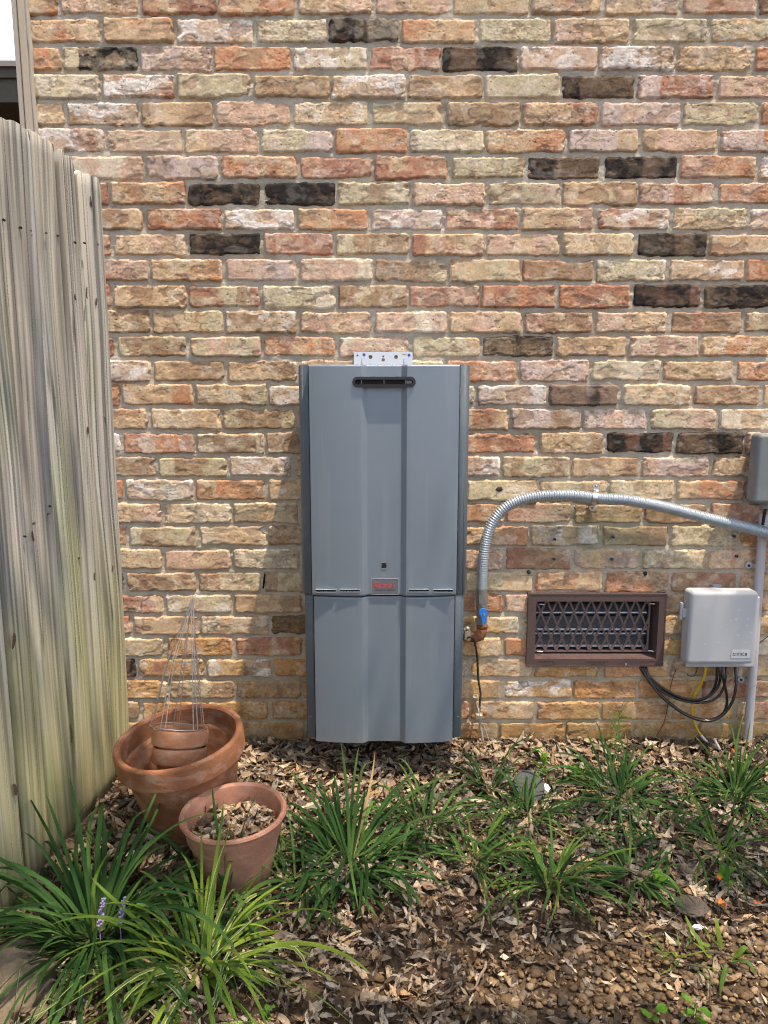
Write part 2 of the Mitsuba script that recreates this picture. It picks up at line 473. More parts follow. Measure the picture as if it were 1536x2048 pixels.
surf('rust_mat', rusty, 0.85, lambda p, n, uv: 0.0015 * fbm(p.x * 250, p.y * 250, p.z * 250, 3))
flat('brass_mat', (0.52, 0.40, 0.22), 0.4, 0.8)
flat('bronze_mat', (0.46, 0.42, 0.33), 0.5, 0.6)
flat('wire_dark_mat', (0.035, 0.026, 0.022), 0.5)
flat('wire_mat', (0.42, 0.39, 0.37), 0.45, 0.5)
flat('black_cable_mat', (0.012, 0.012, 0.014), 0.28)
flat('yellow_cable_mat', (0.52, 0.34, 0.02), 0.4)
flat('white_cable_mat', (0.62, 0.60, 0.56), 0.5)
flat('orange_mat', (0.85, 0.24, 0.03), 0.6)
flat('vent_mat', (0.088, 0.058, 0.056), 0.45)
flat('vent_lattice_mat', (0.135, 0.090, 0.085), 0.5)
flat('screen_mat', (0.012, 0.015, 0.022), 0.8)
flat('blade_metal_mat', (0.66, 0.70, 0.76), 0.5, 0.0)
flat('blade_dark_mat', (0.065, 0.070, 0.078), 0.6, 0.2)
surf('utility_mat', paint((0.41, 0.43, 0.46), 0.06), 0.5, lambda p, n, uv: 0.0006 * fbm(p.x * 400, p.y * 400, p.z * 400, 2), spec=0.4)
surf('meter_mat', paint((0.16, 0.178, 0.19), 0.08), 0.5, spec=0.4)
surf('meter_rim_mat', paint((0.24, 0.26, 0.275), 0.06), 0.5, spec=0.4)
surf('pvc_mat', paint((0.40, 0.405, 0.44), 0.08), 0.5, spec=0.4)
flat('sticker_mat', (0.50, 0.52, 0.55), 0.5)
flat('ink_mat', (0.02, 0.02, 0.022), 0.6)
flat('white_mat', (0.80, 0.82, 0.86), 0.6)
flat('trim_mat', (0.36, 0.32, 0.265), 0.6)
flat('fascia_mat', (0.055, 0.05, 0.035), 0.7)
flat('far_wall_mat', (0.055, 0.05, 0.035), 0.8)
flat('roof_mat', (0.22, 0.20, 0.19), 0.9)
flat('lid_mat', (0.07, 0.08, 0.075), 0.8)
flat('anchor_mat', (0.03, 0.045, 0.14), 0.5)
flat('purple_mat', (0.34, 0.27, 0.52), 0.6)


def rock_color(p, n, uv):
    c = mix((0.09, 0.07, 0.05), (0.23, 0.185, 0.135), fbm(p.x * 14, p.y * 18, p.z * 14, 4))
    return c * (0.7 + 0.6 * fbm(p.x * 130, p.y * 130, p.z * 130, 3))


surf('rock_mat', rock_color, 0.9, lambda p, n, uv: 0.004 * fbm(p.x * 60, p.y * 60, p.z * 60, 4))
surf('slate_mat', lambda p, n, uv: mix((0.05, 0.04, 0.034), (0.125, 0.098, 0.082), fbm(p.x * 50, p.y * 50, p.z * 50, 4)), 0.9, lambda p, n, uv: 0.004 * fbm(p.x * 120, p.y * 120, p.z * 120, 4))

rng = np.random.default_rng(7)


# ------------------------------------------------------------------ the brick wall, brick by brick as it was laid
MORT = [-20, 35, 90, 146.5, 201, 255.5, 309.5, 362, 414, 464.5, 515, 567, 619.5, 669.5, 717.5, 766, 814, 862, 909.5, 956.5, 1003.5, 1048.5, 1094.5, 1141, 1185, 1228, 1271.5, 1314.5, 1357, 1399, 1441, 1483]
ROWS = """50ot 118tp 280rt 434ot 593tp 747tp 902ty 1059tr 1205lt 1362op 1513br 1660
52ot 204to 352tw 510yn 655kn 799to 955ty 1105tp 1262yn 1418ty 1570
52ot 125yk 278pl 427ot 585yw 738rp 883kb 1037pw 1196wb 1352tb 1505or 1650
57ny 203wr 352ty 505bt 661wt 813tb 967yn 1122kb 1273rl 1433tp 1580
60ty 132wb 279bt 430pt 585tn 740ty 890yb 1043tr 1200pl 1362yb 1517or 1660
65rw 212py 367tp 520yl 667ot 818yn 971ot 1132lt 1280tp 1437ol 1580
140pn 289lt 440ot 597rp 748rt 900yb 1053kb 1203kb 1358po 1514wt 1660
195or 220ot 374kb 525kk 673yb 823pt 973yr 1122bt 1276pr 1430op 1570
200bt 290or 445wt 592to 740lw 887rp 1040pt 1190rw 1340ty 1496pw 1640
203op 225tp 375kb 525rp 670yb 820tr 970tp 1120ty 1268kb 1415rt 1560
205pr 300ot 448pl 597pn 748yb 896ty 1043rb 1190yn 1335tw 1488op 1630
208or 225bt 376ry 524yn 673by 817pr 960or 1113ro 1263kr 1405kb 1550
210bt 302ty 448bw 597pt 745pn 897pt 1045br 1188tp 1337br 1485yb 1630
210or 233by 377py 526ot 675pn 821yt 961kt 1110tb 1255pn 1399to 1540
213wn 306tb 453bt 596tp 740ty 890op 1037pl 1181ny 1323tb 1469ot 1610
215ot 242to 389ty 534bw 680to 815nw 953wl 1096kp 1240tn 1385bo 1521to 1660
218ot 299tn 443yb 593to 740tb 880tr 1020bl 1163lp 1296py 1434nt 1570
220wl 247ol 391bn 530bb 670to 800tb 925or 1076tb 1209kr 1348kb 1489or 1630
225by 317by 456lw 587tb 730to 870wo 1001yb 1140tb 1279pl 1420tb 1560
228or 249nw 389ot 534tw 670tb 800to 930yt 1076ty 1217ty 1350to 1491br 1630
232pt 326nt 464yt 601to 740tb 875to 1009pr 1145bt 1285bt 1419rb 1560
235ot 257by 396nt 533rb 670to 800tb 925to 1060tw 1203yb 1337yy 1479uo 1620
238ty 327tp 464ny 601to 740tb 880pt 1008rb 1145lt 1280yb 1414ot 1550
243kw 253bt 393yr 526yb 660tb 800to 930ty 1068to 1206ob 1338rb 1475ot 1610
245tr 330yw 467tb 607to 740tb 880ro 1008pt 1140to 1280tb 1400to 1540
248ro 263rt 400tn 541kq 675to 800tb 910yq 1040yt 1170to 1300tq 1425bq 1560
252yq 331qo 469qr 607to 740tb 870qt 1005qo 1140to 1275tq 1410nq 1545
255kr 274qr 412qw 545uq 680to 810wq 938qt 1068qu 1203qo 1339bq 1470nq 1610
258qb 338by 471bq 604uq 740to 870qt 1005qw 1145uq 1275uq 1403rb 1540
260bq 282uq 415uq 541uq 680uo 810rq 940qt 1070uq 1201uq 1341uq 1471rt 1610
260uq 345uq 475uo 610uo 740uo 870qu 996qu 1130qu 1265uq 1393uq 1470tq 1600""".split('\n')

VENT = (at(1073, 1187)[0], at(1319, 1187)[0], at(1196, 1318)[2], at(1196, 1203)[2])
HEAT_X = (at(612, 1000)[0], at(922, 1000)[0])
HEAT_Z = (0.02, at(768, 770)[2])


def brick_mesh(x0, x1, z0, z1, code, seed):
    r = np.random.default_rng(seed)
    nx = max(6, int((x1 - x0) / 0.0042))
    nz = 21
    x, z = np.meshgrid(np.linspace(x0, x1, nx), np.linspace(z0, z1, nz))
    P = np.stack([x, z, np.full_like(x, seed * 1.37)], -1)
    jl, jr, jb, jt = 0.0038 + 0.0018 * r.standard_normal(4).clip(-1, 1)
    e = (meshkit.fbm(P * [70, 90, 1], 3, seed=1) - 0.5) * 0.0085
    big = (meshkit.fbm(P * [16, 18, 1], 2, seed=5) - 0.5) * 0.012
    dx = np.minimum(x - x0 - jl, x1 - jr - x)
    dz = np.minimum(z - z0 - jb, z1 - jt - z)
    R = 0.004 + 0.009 * r.random()
    d = np.where((dx < R) & (dz < R), R - np.hypot(R - dx, R - dz), np.minimum(dx, dz)) + e + np.minimum(big, 0.0012)
    chip = np.zeros_like(x)
    for _ in range(r.integers(0, 4)):   # knocked-off places on the edges
        side = r.integers(0, 4)
        cx = r.uniform(x0, x1) if side < 2 else (x0 if side == 2 else x1)
        cz = (z0 if side == 0 else z1) if side < 2 else r.uniform(z0, z1)
        a, b = r.uniform(0.008, 0.03), r.uniform(0.007, 0.016)
        q = 1 - np.hypot((x - cx) / a, (z - cz) / b) + (meshkit.fbm(P * [60, 60, 1], 3, seed=9) - 0.5) * 0.9
        chip = np.maximum(chip, ss(0.0, 0.25, q))
    proud = max(0.0064, 0.0078 + 0.0018 * r.standard_normal())
    h = proud * ss(-0.0005, 0.0034, d)
    sp = ss(0.575, 0.60, meshkit.fbm(P * [24, 34, 1], 3, seed=13))
    sp = np.maximum(sp, chip)
    h = h - np.maximum(0.0013 * sp, 0.0055 * chip) * ss(0, 0.004, d)
    h = h + ((meshkit.fbm(P * [20, 34, 1], 3, seed=21) - 0.5) * 0.0013 + (meshkit.fbm(P * [120, 140, 1], 3, seed=25) - 0.5) * 0.0014) * ss(0, 0.004, d)
    h = h + (x - (x0 + x1) / 2) * r.normal(0, 0.006) + (z - (z0 + z1) / 2) * r.normal(0, 0.02)
    y = 0.0055 - h - 0.0045 * ss(-0.001, 0.0035, d)
    edge = 1 - ss(0.0015, 0.006, d)
    m = np.clip(sp * 0.8 + edge * 0.5 * ss(0.48, 0.6, meshkit.fbm(P * [50, 50, 1], 2, seed=31)), 0, 1)
    v = np.stack([x, y, z], -1).reshape(-1, 3)
    u = np.full(v.shape[0], code + (seed % 61 + 1.5) / 64.0)
    return v, grid_faces(nx, nz), np.stack([u, m.ravel()], 1)


wall = thing('house_wall', 'house wall of old mixed red, buff and black bricks in pale mortar', 'wall')
rest = []
seed = 100
for k, row in enumerate(ROWS):
    vm = (MORT[k] + MORT[k + 1]) / 2
    z1, z0 = at(768, MORT[k])[2], at(768, MORT[k + 1])[2]
    cells = row.split()
    marks = [float(c.rstrip('abcdefghijklmnopqrstuvwxyz')) for c in cells]
    for i in range(len(cells) - 1):
        seed += 1
        ab = cells[i].lstrip('0123456789')
        x0, x1 = at(marks[i], vm)[0], at(marks[i + 1], vm)[0]
        if i == 0 and marks[0] >= 140:
            x0 = x1 - 0.2127       # its left end is behind the fence
        code = LET.index(ab[0]) * NL + LET.index(ab[1])
        zc = (z0 + z1) / 2
        pieces = [(x0, x1)]
        if VENT[2] - 0.02 < zc < VENT[3] + 0.02:      # the opening of the vent
            pieces = [(max(a, x0), min(b, x1)) for a, b in ((-9, VENT[0] - 0.004), (VENT[1] + 0.004, 9)) if min(b, x1) - max(a, x0) > 0.02]
        for a, b in pieces:
            v, f, uv = brick_mesh(a, b, z0, z1, code, seed)
            hidden = a > HEAT_X[0] + 0.012 and b < HEAT_X[1] - 0.012 and HEAT_Z[0] < zc < HEAT_Z[1] or marks[i] >= 1536 or zc < 0.0 or zc > at(768, 5)[2]
            if hidden:
                rest.append((v, f, uv))
            else:
                part(wall, 'brick', (v, f), 'brick_mat', True, uv=uv)
XL, XR = at(50, 0)[0] + 0.02, 2.6
ZT = at(768, MORT[0])[2]
CO = 0.0717
for k in range(-3, 31):        # the courses beyond the picture's right edge and top, and one below the ground
    zz1 = ZT - k * CO if k < 0 else at(768, MORT[k])[2]
    zz0 = ZT - (k + 1) * CO if k < 0 else at(768, MORT[k + 1])[2]
    if k < 0:
        x = XL - 0.1 * (k % 2)
    else:
        vm = (MORT[k] + MORT[k + 1]) / 2
        x = at(float(ROWS[k].split()[-1]), vm)[0]
    while x < XR - 0.05:
        seed += 1
        code = int(rng.choice([0, 3, 3, 2, 4, 7, 1])) * NL + int(rng.choice([3, 2, 4, 0, 7]))
        rest.append(brick_mesh(x, min(x + 0.2127, XR), zz0, zz1, code, seed))
        x += 0.2127
off, vs, fs, us = 0, [], [], []
for v, f, uv in rest:
    vs.append(v); fs.append(f + off); us.append(uv); off += len(v)
part(wall, 'brickwork', (np.vstack(vs), np.vstack(fs)), 'brick_mat', True, kind='stuff', uv=np.vstack(us))

XL = at(52, 60)[0] - 0.012
ZTOP = ZT + 3 * CO
nx, nz = 420, 330
x, z = np.meshgrid(np.linspace(XL, XR, nx), np.linspace(-0.12, ZTOP, nz))
P = np.stack([x, z, z * 0], -1)
y = 0.0008 - (meshkit.fbm(P * [40, 60, 1], 4, seed=3) - 0.42) * 0.009 - (meshkit.fbm(P * [7, 9, 1], 2, seed=8) - 0.5) * 0.005
f = grid_faces(nx, nz)
c = np.stack([x, z], -1).reshape(-1, 2)[f].mean(1)
f = f[~((c[:, 0] > VENT[0] - 0.012) & (c[:, 0] < VENT[1] + 0.012) & (c[:, 1] > VENT[2] - 0.012) & (c[:, 1] < VENT[3] + 0.012))]
part(wall, 'mortar', (np.stack([x, y, z], -1).reshape(-1, 3), f), 'mortar_mat', True)
xa, xb = at(26, 0)[0], at(50, 0)[0]
body = manifold3d.Manifold.cube((XR - XL, 0.3, ZTOP + 0.12)).translate((XL, 0.008, -0.12)) - manifold3d.Manifold.cube((VENT[1] - VENT[0] + 0.02, 0.4, VENT[3] - VENT[2] + 0.02)).translate((VENT[0] - 0.01, -0.05, VENT[2] - 0.01))
part(wall, 'backing', body, 'mortar_mat')
prof = Polygon([(xa, 0.11), (xa, -0.012), (xa + 0.004, -0.018), (xa + 0.014, -0.018), (xa + 0.0155, -0.012), (xa + 0.0185, -0.012), (xa + 0.020, -0.0195),
                (xb - 0.010, -0.0195), (xb - 0.007, -0.013), (xb + 0.002, -0.011), (xb + 0.004, -0.004), (xb + 0.004, 0.006), (xb - 0.002, 0.11)])
m = trimesh.creation.extrude_polygon(prof, ZTOP + 0.1, engine='earcut')
part(wall, 'corner_trim', m, 'trim_mat', 30, label='taupe vertical corner trim at the end of the wall')
bead = []
for zz in np.arange(0.9, ZTOP, 0.018):
    bead.append(np.array([xb + 0.006 + 0.004 * meshkit.noise(np.array([zz * 30, 1.0, 2.0])), -0.006, zz]))
part(wall, 'caulk_bead', tube(bead, 0.007, 8), 'trim_mat', True)
hole = at(529, 1160)
part(wall, 'joint_gap', tube([hole + [0.003, -0.006, 0.026], hole + [0, -0.006, 0.0], hole + [-0.004, -0.006, -0.025]], [0.0015, 0.0035, 0.002], 8), 'dark_cavity_mat', True, label='dark open crack in the mortar joint')

# plugged screw holes in the bricks
for u, v, where in [(1108, 1077, 'left one of the upper row below the conduit'), (1224, 1073, 'middle one of the upper row below the conduit'), (1465, 1071, 'right one of the upper row, beside the grey pipe'), (1107, 1117, 'left one of the lower row below the conduit'), (1222, 1117, 'middle one of the lower row above the vent'), (1470, 1111, 'right one of the lower row, above the pipe clamp')]:
    c0 = at(u, v)
    rr = 0.0042
    m = lathe([(0.0, 0.001), (rr * 0.45, 0.001), (rr * 0.5, 0.004), (rr, 0.004), (rr, -0.006)], 16)
    m.apply_transform(trimesh.transformations.rotation_matrix(math.pi / 2, [1, 0, 0]))
    m.apply_translation(c0 + [0, -0.010, 0])
    single('wall_plug', m, 'anchor_mat', 30, 'dark blue plug in a brick, ' + where, 'wall plug', 'wall plugs in the bricks')
for u, v in [(1057, 1143), (1289, 1146)]:
    c0 = at(u, v)
    m = trimesh.creation.icosphere(2, 0.006)
    m.vertices += (meshkit.noise(m.vertices * 300)[:, None] - 0.5) * m.vertices / 0.006 * 0.005
    m.apply_translation(c0 + [0, -0.007, 0])
    single('sealant_blob', m, 'ink_mat', True, 'black sealant blob in the mortar left of the vent top' if u < 1100 else 'black sealant blob in the mortar right above the vent', 'sealant blob')
c0 = at(998, 978)
m = trimesh.creation.icosphere(3, 1.0)
m.vertices = m.vertices * [0.011, 0.003, 0.008] * (0.7 + 0.6 * meshkit.noise(m.vertices * 3 + 9))[:, None]
m.apply_translation(c0 + [0, -0.009, 0])
part(wall, 'tar_patch', m, 'ink_mat', True, label='black tar patch on a buff brick')

# ------------------------------------------------------------------ ground
def gz(x, y):
    P = np.stack([np.asarray(x, float), np.asarray(y, float), np.zeros_like(np.asarray(x, float))], -1)
    return (meshkit.fbm(P * 6, 3, seed=41) - 0.5) * 0.035 + (meshkit.fbm(P * 30, 3, seed=42) - 0.5) * 0.012 - 0.004


gx = np.unique(np.r_[np.linspace(-60, -3, 20), np.linspace(-3, -1.2, 30), np.linspace(-1.2, 1.4, 260), np.linspace(1.4, 3, 30), np.linspace(3, 60, 20)])
gy = np.unique(np.r_[np.linspace(-60, -3, 20), np.linspace(-3, -1.5, 40), np.linspace(-1.5, 0.02, 160), np.linspace(0.02, 3, 10), np.linspace(3, 60, 20)])
x, y = np.meshgrid(gx, gy)
single('ground', (np.stack([x, y, gz(x, y)], -1).reshape(-1, 3), grid_faces(len(gx), len(gy))), 'soil_mat', True, 'dark bare soil of the planting bed', None, kind='structure')

# ------------------------------------------------------------------ wooden fence
fence = thing('wood_fence', 'weathered grey wooden picket fence with green algae near its foot', 'fence')
F0, F1 = np.array([-0.772, -0.135]), np.array([-0.845, -1.6])
fd = (F1 - F0) / np.linalg.norm(F1 - F0)
fn = np.array([-fd[1], fd[0]])
if fn[0] < 0:
    fn = -fn
BW = 0.1165
s = 0.0
tops = [1.688, 1.700, 1.706, 1.694, 1.698, 1.685, 1.69, 1.68, 1.69, 1.68, 1.69, 1.68]
nail_spots = []
for k in range(12):
    r = np.random.default_rng(900 + k)
    w = BW + r.normal(0, 0.0015)
    ztop = tops[k]
    na, nzz = 13, 46
    a = np.linspace(0, 1, na)
    zz = np.r_[0.012 + np.linspace(0, 1, nzz) * (ztop - 0.012)]
    A, Z = np.meshgrid(a, zz)
    cut = 0.040 * ss(0.78, 1.0, np.abs(A - 0.5) * 2) + 0.008 * meshkit.noise(np.stack([A * 12, A * 0 + k, A * 0], -1))
    Z = np.where(Z > ztop - 0.12, Z - cut * (Z - (ztop - 0.12)) / 0.12, Z)
    lean = r.normal(0, 0.004) * (Z / ztop)
    cup = (0.0006 + 0.001 * r.random()) * (1 - (2 * A - 1) ** 2) * r.choice([-1, 1]) + 0.002 * np.sin(Z * (1.5 + r.random()) + k)
    ridge = 0.0005 * (meshkit.fbm(np.stack([A * 9, Z * 0.7, A * 0 + k * 3.1], -1), 3, seed=2) - 0.5) * 2
    edge = -0.006 * ss(0.92, 1.0, np.abs(A - 0.5) * 2)
    tw = r.normal(0, 0.012) * (A - 0.5)
    offs = cup + ridge + edge + tw * Z + r.normal(0, 0.002)
    px = s + A * w + lean
    base = F0[None, None, :] + fd * px[..., None] + fn * offs[..., None]
    front = np.concatenate([base, Z[..., None]], -1).reshape(-1, 3)
    back = np.concatenate([F0[None, None, :] + fd * px[..., None] + fn * (offs[..., None] - 0.016), Z[..., None]], -1).reshape(-1, 3)
    f = grid_faces(na, nzz)
    nf = len(front)
    bnd = np.r_[np.arange(na), np.arange(1, nzz) * na + na - 1, (nzz - 1) * na + np.arange(na - 2, -1, -1), np.arange(nzz - 2, 0, -1) * na]
    b2 = np.roll(bnd, -1)
    sides = np.vstack([np.stack([bnd, bnd + nf, b2], 1), np.stack([b2, bnd + nf, b2 + nf], 1)])
    v = np.vstack([front, back])
    uv = np.stack([np.full(len(v), k + 0.5), np.tile(A.ravel(), 2)], 1)
    m = (v, np.vstack([f, f[:, ::-1] + nf, sides]))
    part(fence, 'picket', m, 'wood_mat', 35 if False else True, uv=uv)
    s += w + 0.003 + 0.003 * r.random()


def on_fence(u, v):
    r_ = ray(u, v)
    nn = np.array([fn[0], fn[1], 0.0])
    return CAM + r_ * ((nn @ (np.array([F0[0], F0[1], 0]) + nn * 0.002 - CAM)) / (nn @ r_))


def fence_blob(q, wide, tall, deep, seed):
    m = trimesh.creation.icosphere(2, 1.0)
    loc = m.vertices * [wide, deep, tall] * (0.7 + 0.6 * meshkit.noise(m.vertices * 1.6 + seed * 3.7))[:, None]
    loc[:, 0] += wide * 0.6 * np.sin(loc[:, 2] / tall * 1.6 + seed)
    return np.stack([q[0] + fd[0] * loc[:, 0] + fn[0] * loc[:, 1], q[1] + fd[1] * loc[:, 0] + fn[1] * loc[:, 1], q[2] + loc[:, 2]], 1), m.faces


for k, (u, v, w_, t_) in enumerate([(182, 403, 4, 12), (151, 594, 3, 8), (174, 586, 4, 17), (193, 602, 5, 10), (157, 848, 6, 15), (175, 860, 5, 10), (211, 845, 4, 18), (66, 1072, 4, 13), (189, 1153, 5, 11), (225, 1137, 4, 9), (27, 1283, 7, 16), (142, 1469, 5, 24), (30, 1580, 6, 16)]):
    part(fence, 'knot', fence_blob(on_fence(u, v), w_ * 0.001, t_ * 0.001, 0.0012, k), 'knot_mat', True)
for k, (u, v) in enumerate([(8, 440), (42, 455), (61, 461), (62, 469), (92, 466), (115, 471), (150, 485), (169, 486), (195, 488), (68, 1047), (97, 1028), (49, 1073), (158, 1116), (100, 1012)]):
    part(fence, 'nail', fence_blob(on_fence(u, v), 0.0026, 0.0026, 0.0035, k), 'wire_dark_mat', True)
for zr in (0.3, 1.38):
    p0, p1 = F0 - fn * 0.022, F0 + fd * 1.43 - fn * 0.017
    q0, q1 = p0 - fn * 0.038, p1 - fn * 0.038
    pts = [(p[0], p[1], z) for z in (zr, zr + 0.085) for p in (p0, p1, q1, q0)]
    part(fence, 'rail', tm(manifold3d.Manifold.hull_points(np.array(pts))), 'bark_mat')

# ------------------------------------------------------------------ neighbouring house behind the fence
nh = thing('neighbour_house', 'neighbouring house with a low eave and dark shaded wall beyond the fence', 'house')
ye = 4.0
ze = at(10, 132, ye)[2]
part(nh, 'wall', box(-9, -2.3, ye + 0.5, ye + 5, -0.1, ze - 0.25), 'far_wall_mat')
part(nh, 'soffit', box(-9.3, -2.0, ye + 0.02, ye + 0.6, ze - 0.27, ze - 0.24), 'fascia_mat')
part(nh, 'fascia', box(-9.3, -2.0, ye - 0.02, ye + 0.02, ze - 0.27, ze - 0.03), 'fascia_mat')
part(nh, 'fascia_trim', box(-9.3, -2.0, ye - 0.045, ye - 0.021, ze - 0.10, ze - 0.03), 'fascia_mat')
rv = np.array([[-9.3, ye - 0.07, ze - 0.028], [-2.0, ye - 0.07, ze - 0.028], [-2.0, ye + 3, ze + 0.9], [-9.3, ye + 3, ze + 0.9]])
rv = np.vstack([rv, rv + [0, 0, 0.04]])
part(nh, 'roof', tm(manifold3d.Manifold.hull_points(rv)), 'roof_mat')

# ------------------------------------------------------------------ the water heater
wh = thing('water_heater', 'tall grey outdoor tankless water heater with lower pipe cover, hung on the brick wall', 'water heater')
YF = -0.245
zt, zs, zb = at(768, 729, YF)[2], at(768, 1193, YF)[2], at(768, 1485, YF)[2]
XA = (at(920, 735, YF)[0] - at(617, 735, YF)[0]) / 2
XC = (at(920, 735, YF)[0] + at(617, 735, YF)[0]) / 2
XO = (at(938, 745, -0.19)[0] - at(597, 745, -0.19)[0]) / 2


def panel_profile(half):
    c = 0.045
    b = 0.017
    pts = []
    for x in np.linspace(-half, -c - b, 14):
        t = (x + half) / (half - c - b)
        pts.append((x, YF + 0.004 - 0.0145 * math.sin(t * math.pi / 2) ** 0.9))
    pts += [(-c - b * 0.85, YF - 0.0095), (-c - b * 0.15, YF + 0.0015), (-c, YF + 0.0030)]
    pts += [(0, YF + 0.0030)]
    q = [(-x, y) for x, y in pts[:-1]][::-1]
    return np.array(pts + q)


def panel(prof, z0, z1, r0, r1, depth):
    """A pressed sheet: the outline prof (x, y) carried from z0 to z1, its top and bottom edges turned back by the radii."""
    rows = []
    n = 6
    for t in np.linspace(0, math.pi / 2, n):
        rows.append((z0 + r0 * (1 - math.sin(t)), r0 * (1 - math.cos(t)) if False else r0 * (1 - math.sin(math.pi / 2 - (math.pi / 2 - t)))))
    rows = [(z0 + r0 * (1 - math.cos(t)), r0 * (1 - math.sin(t))) for t in np.linspace(0, math.pi / 2, n)]
    rows += [(z, 0.0) for z in np.linspace(z0 + r0, z1 - r1, 8)[1:-1]]
    rows += [(z1 - r1 * (1 - math.sin(t)), r1 * (1 - math.cos(t))) for t in np.linspace(0, math.pi / 2, n)]
    xs = (prof[:, 0].min() + prof[:, 0].max()) / 2
    half = (prof[:, 0].max() - prof[:, 0].min()) / 2
    v = []
    for z, inset in rows:
        y = prof[:, 1] + inset
        x = prof[:, 0].copy()
        # rounded outer corners
        back = np.array([[x[-1], depth], [x[0], depth]])
        v.append(np.column_stack([np.r_[x, back[:, 0]], np.r_[y, back[:, 1]], np.full(len(x) + 2, z)]))
    m = len(v[0])
    V = np.vstack(v)
    i, j = np.meshgrid(np.arange(len(rows) - 1), np.arange(m), indexing='ij')
    k = (j + 1) % m
    f = np.concatenate([np.stack([i * m + j, i * m + k, (i + 1) * m + k], -1).reshape(-1, 3), np.stack([i * m + j, (i + 1) * m + k, (i + 1) * m + j], -1).reshape(-1, 3)])
    caps = []
    for base, flip in ((0, True), ((len(rows) - 1) * m, False)):
        poly = Polygon(V[base:base + m, :2])
        tri = trimesh.creation.triangulate_polygon(poly, engine='earcut')
        idx = np.array([np.argmin(np.linalg.norm(V[base:base + m, :2] - p, axis=1)) for p in tri[0]])
        tf = idx[tri[1]] + base
        caps.append(tf[:, ::-1] if flip else tf)
    mesh = trimesh.Trimesh(V, np.vstack([f] + caps), process=False)
    mesh.fix_normals()
    return mesh


pr = panel_profile(XA)
pr[:, 0] += XC
part(wh, 'front_panel', panel(pr, zs + 0.0015, zt, 0.007, 0.006, -0.02), 'heater_mat', 25)
XB = XA - 0.004
pr2 = panel_profile(XB)
pr2[:, 0] += XC
pr2[:, 1] += 0.004
pc = part(wh, 'pipe_cover', panel(pr2, zb, zs - 0.0015, 0.002, 0.003, -0.02), 'heater_mat', 25, label='lower grey pipe cover')


def side(sign, z0, z1, xo, xi, r):
    """A wrapped side panel: from the gap beside the front round to the wall."""
    pts = [(xi, YF + 0.024), (xi + 0.002, YF + 0.0205)]
    for t in np.linspace(0, math.pi / 2, 6):
        pts.append((xo - 0.014 + 0.014 * math.sin(t), YF + 0.032 + 0.016 - 0.022 * math.cos(t)))
    pts += [(xo + 0.002, -0.012), (xo + 0.002, -0.006), (xi, -0.006)]
    p = np.array(pts)
    outline = Polygon(p)
    m = trimesh.creation.extrude_polygon(outline, z1 - z0, engine='earcut')
    m.apply_translation((0, 0, z0))
    # round the two far corners seen from the front
    v = m.vertices.copy()
    m.vertices = v
    if sign < 0:
        m.vertices[:, 0] *= -1
        m.invert()
    m.apply_translation((XC, 0, 0))
    M = manifold3d.Manifold(manifold3d.Mesh(np.asarray(m.vertices, np.float32), np.asarray(m.faces, np.uint32)))
    x1, x2 = XC + sign * (xi - 0.06), XC + sign * (xo + 0.002)
    cut = rbox(min(x1, x2), max(x1, x2), -0.4, 0.1, z0, z1, r)
    C = manifold3d.Manifold(manifold3d.Mesh(np.asarray(cut.vertices, np.float32), np.asarray(cut.faces, np.uint32)))
    C2 = C.translate((0, 0, 0))
    q = M ^ C2
    return tm(q) if q.num_tri() > 10 else m


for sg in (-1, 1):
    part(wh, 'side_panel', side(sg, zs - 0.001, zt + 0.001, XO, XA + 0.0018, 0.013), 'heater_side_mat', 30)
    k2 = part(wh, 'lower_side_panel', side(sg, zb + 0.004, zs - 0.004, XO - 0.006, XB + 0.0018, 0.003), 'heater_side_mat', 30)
    zc = at(768, 1207, YF)[2]
    x0 = XC + sg * (XB + 0.004)
    x1 = XC + sg * (XO - 0.015)
    for zq in (at(768, 1209, YF)[2], at(768, 1441, YF)[2]):
        part(wh, 'side_seam', box(min(x0, x1), max(x0, x1), YF + 0.0255, YF + 0.05, zq - 0.0012, zq + 0.0012), 'heater_mat')
part(wh, 'casing', box(XC - XA - 0.0005, XC + XA + 0.0005, YF + 0.026, -0.008, zb + 0.004, zt - 0.002), 'dark_cavity_mat')


def stadium(cx, cz, w, h):
    return LineString([(cx - w / 2 + h / 2, cz), (cx + w / 2 - h / 2, cz)]).buffer(h / 2, 12)


def slot(cu, cv, wu, hu, y, rim, name, ring=0.004, deep=0.012, rim_mat='black_plastic_mat'):
    c0 = at(cu, cv, y)
    sc = (y + DIST) / FOC / math.cos(0) * 1.02
    w, h = wu * sc, hu * sc
    outer, inner = stadium(c0[0], c0[2], w, h), stadium(c0[0], c0[2], w - 2 * ring, h - 2 * ring)
    k = part(wh, name, slab(outer.difference(inner), y - rim, y + 0.02), rim_mat, 30)
    return k, c0, inner, sc


YC = YF + 0.0030
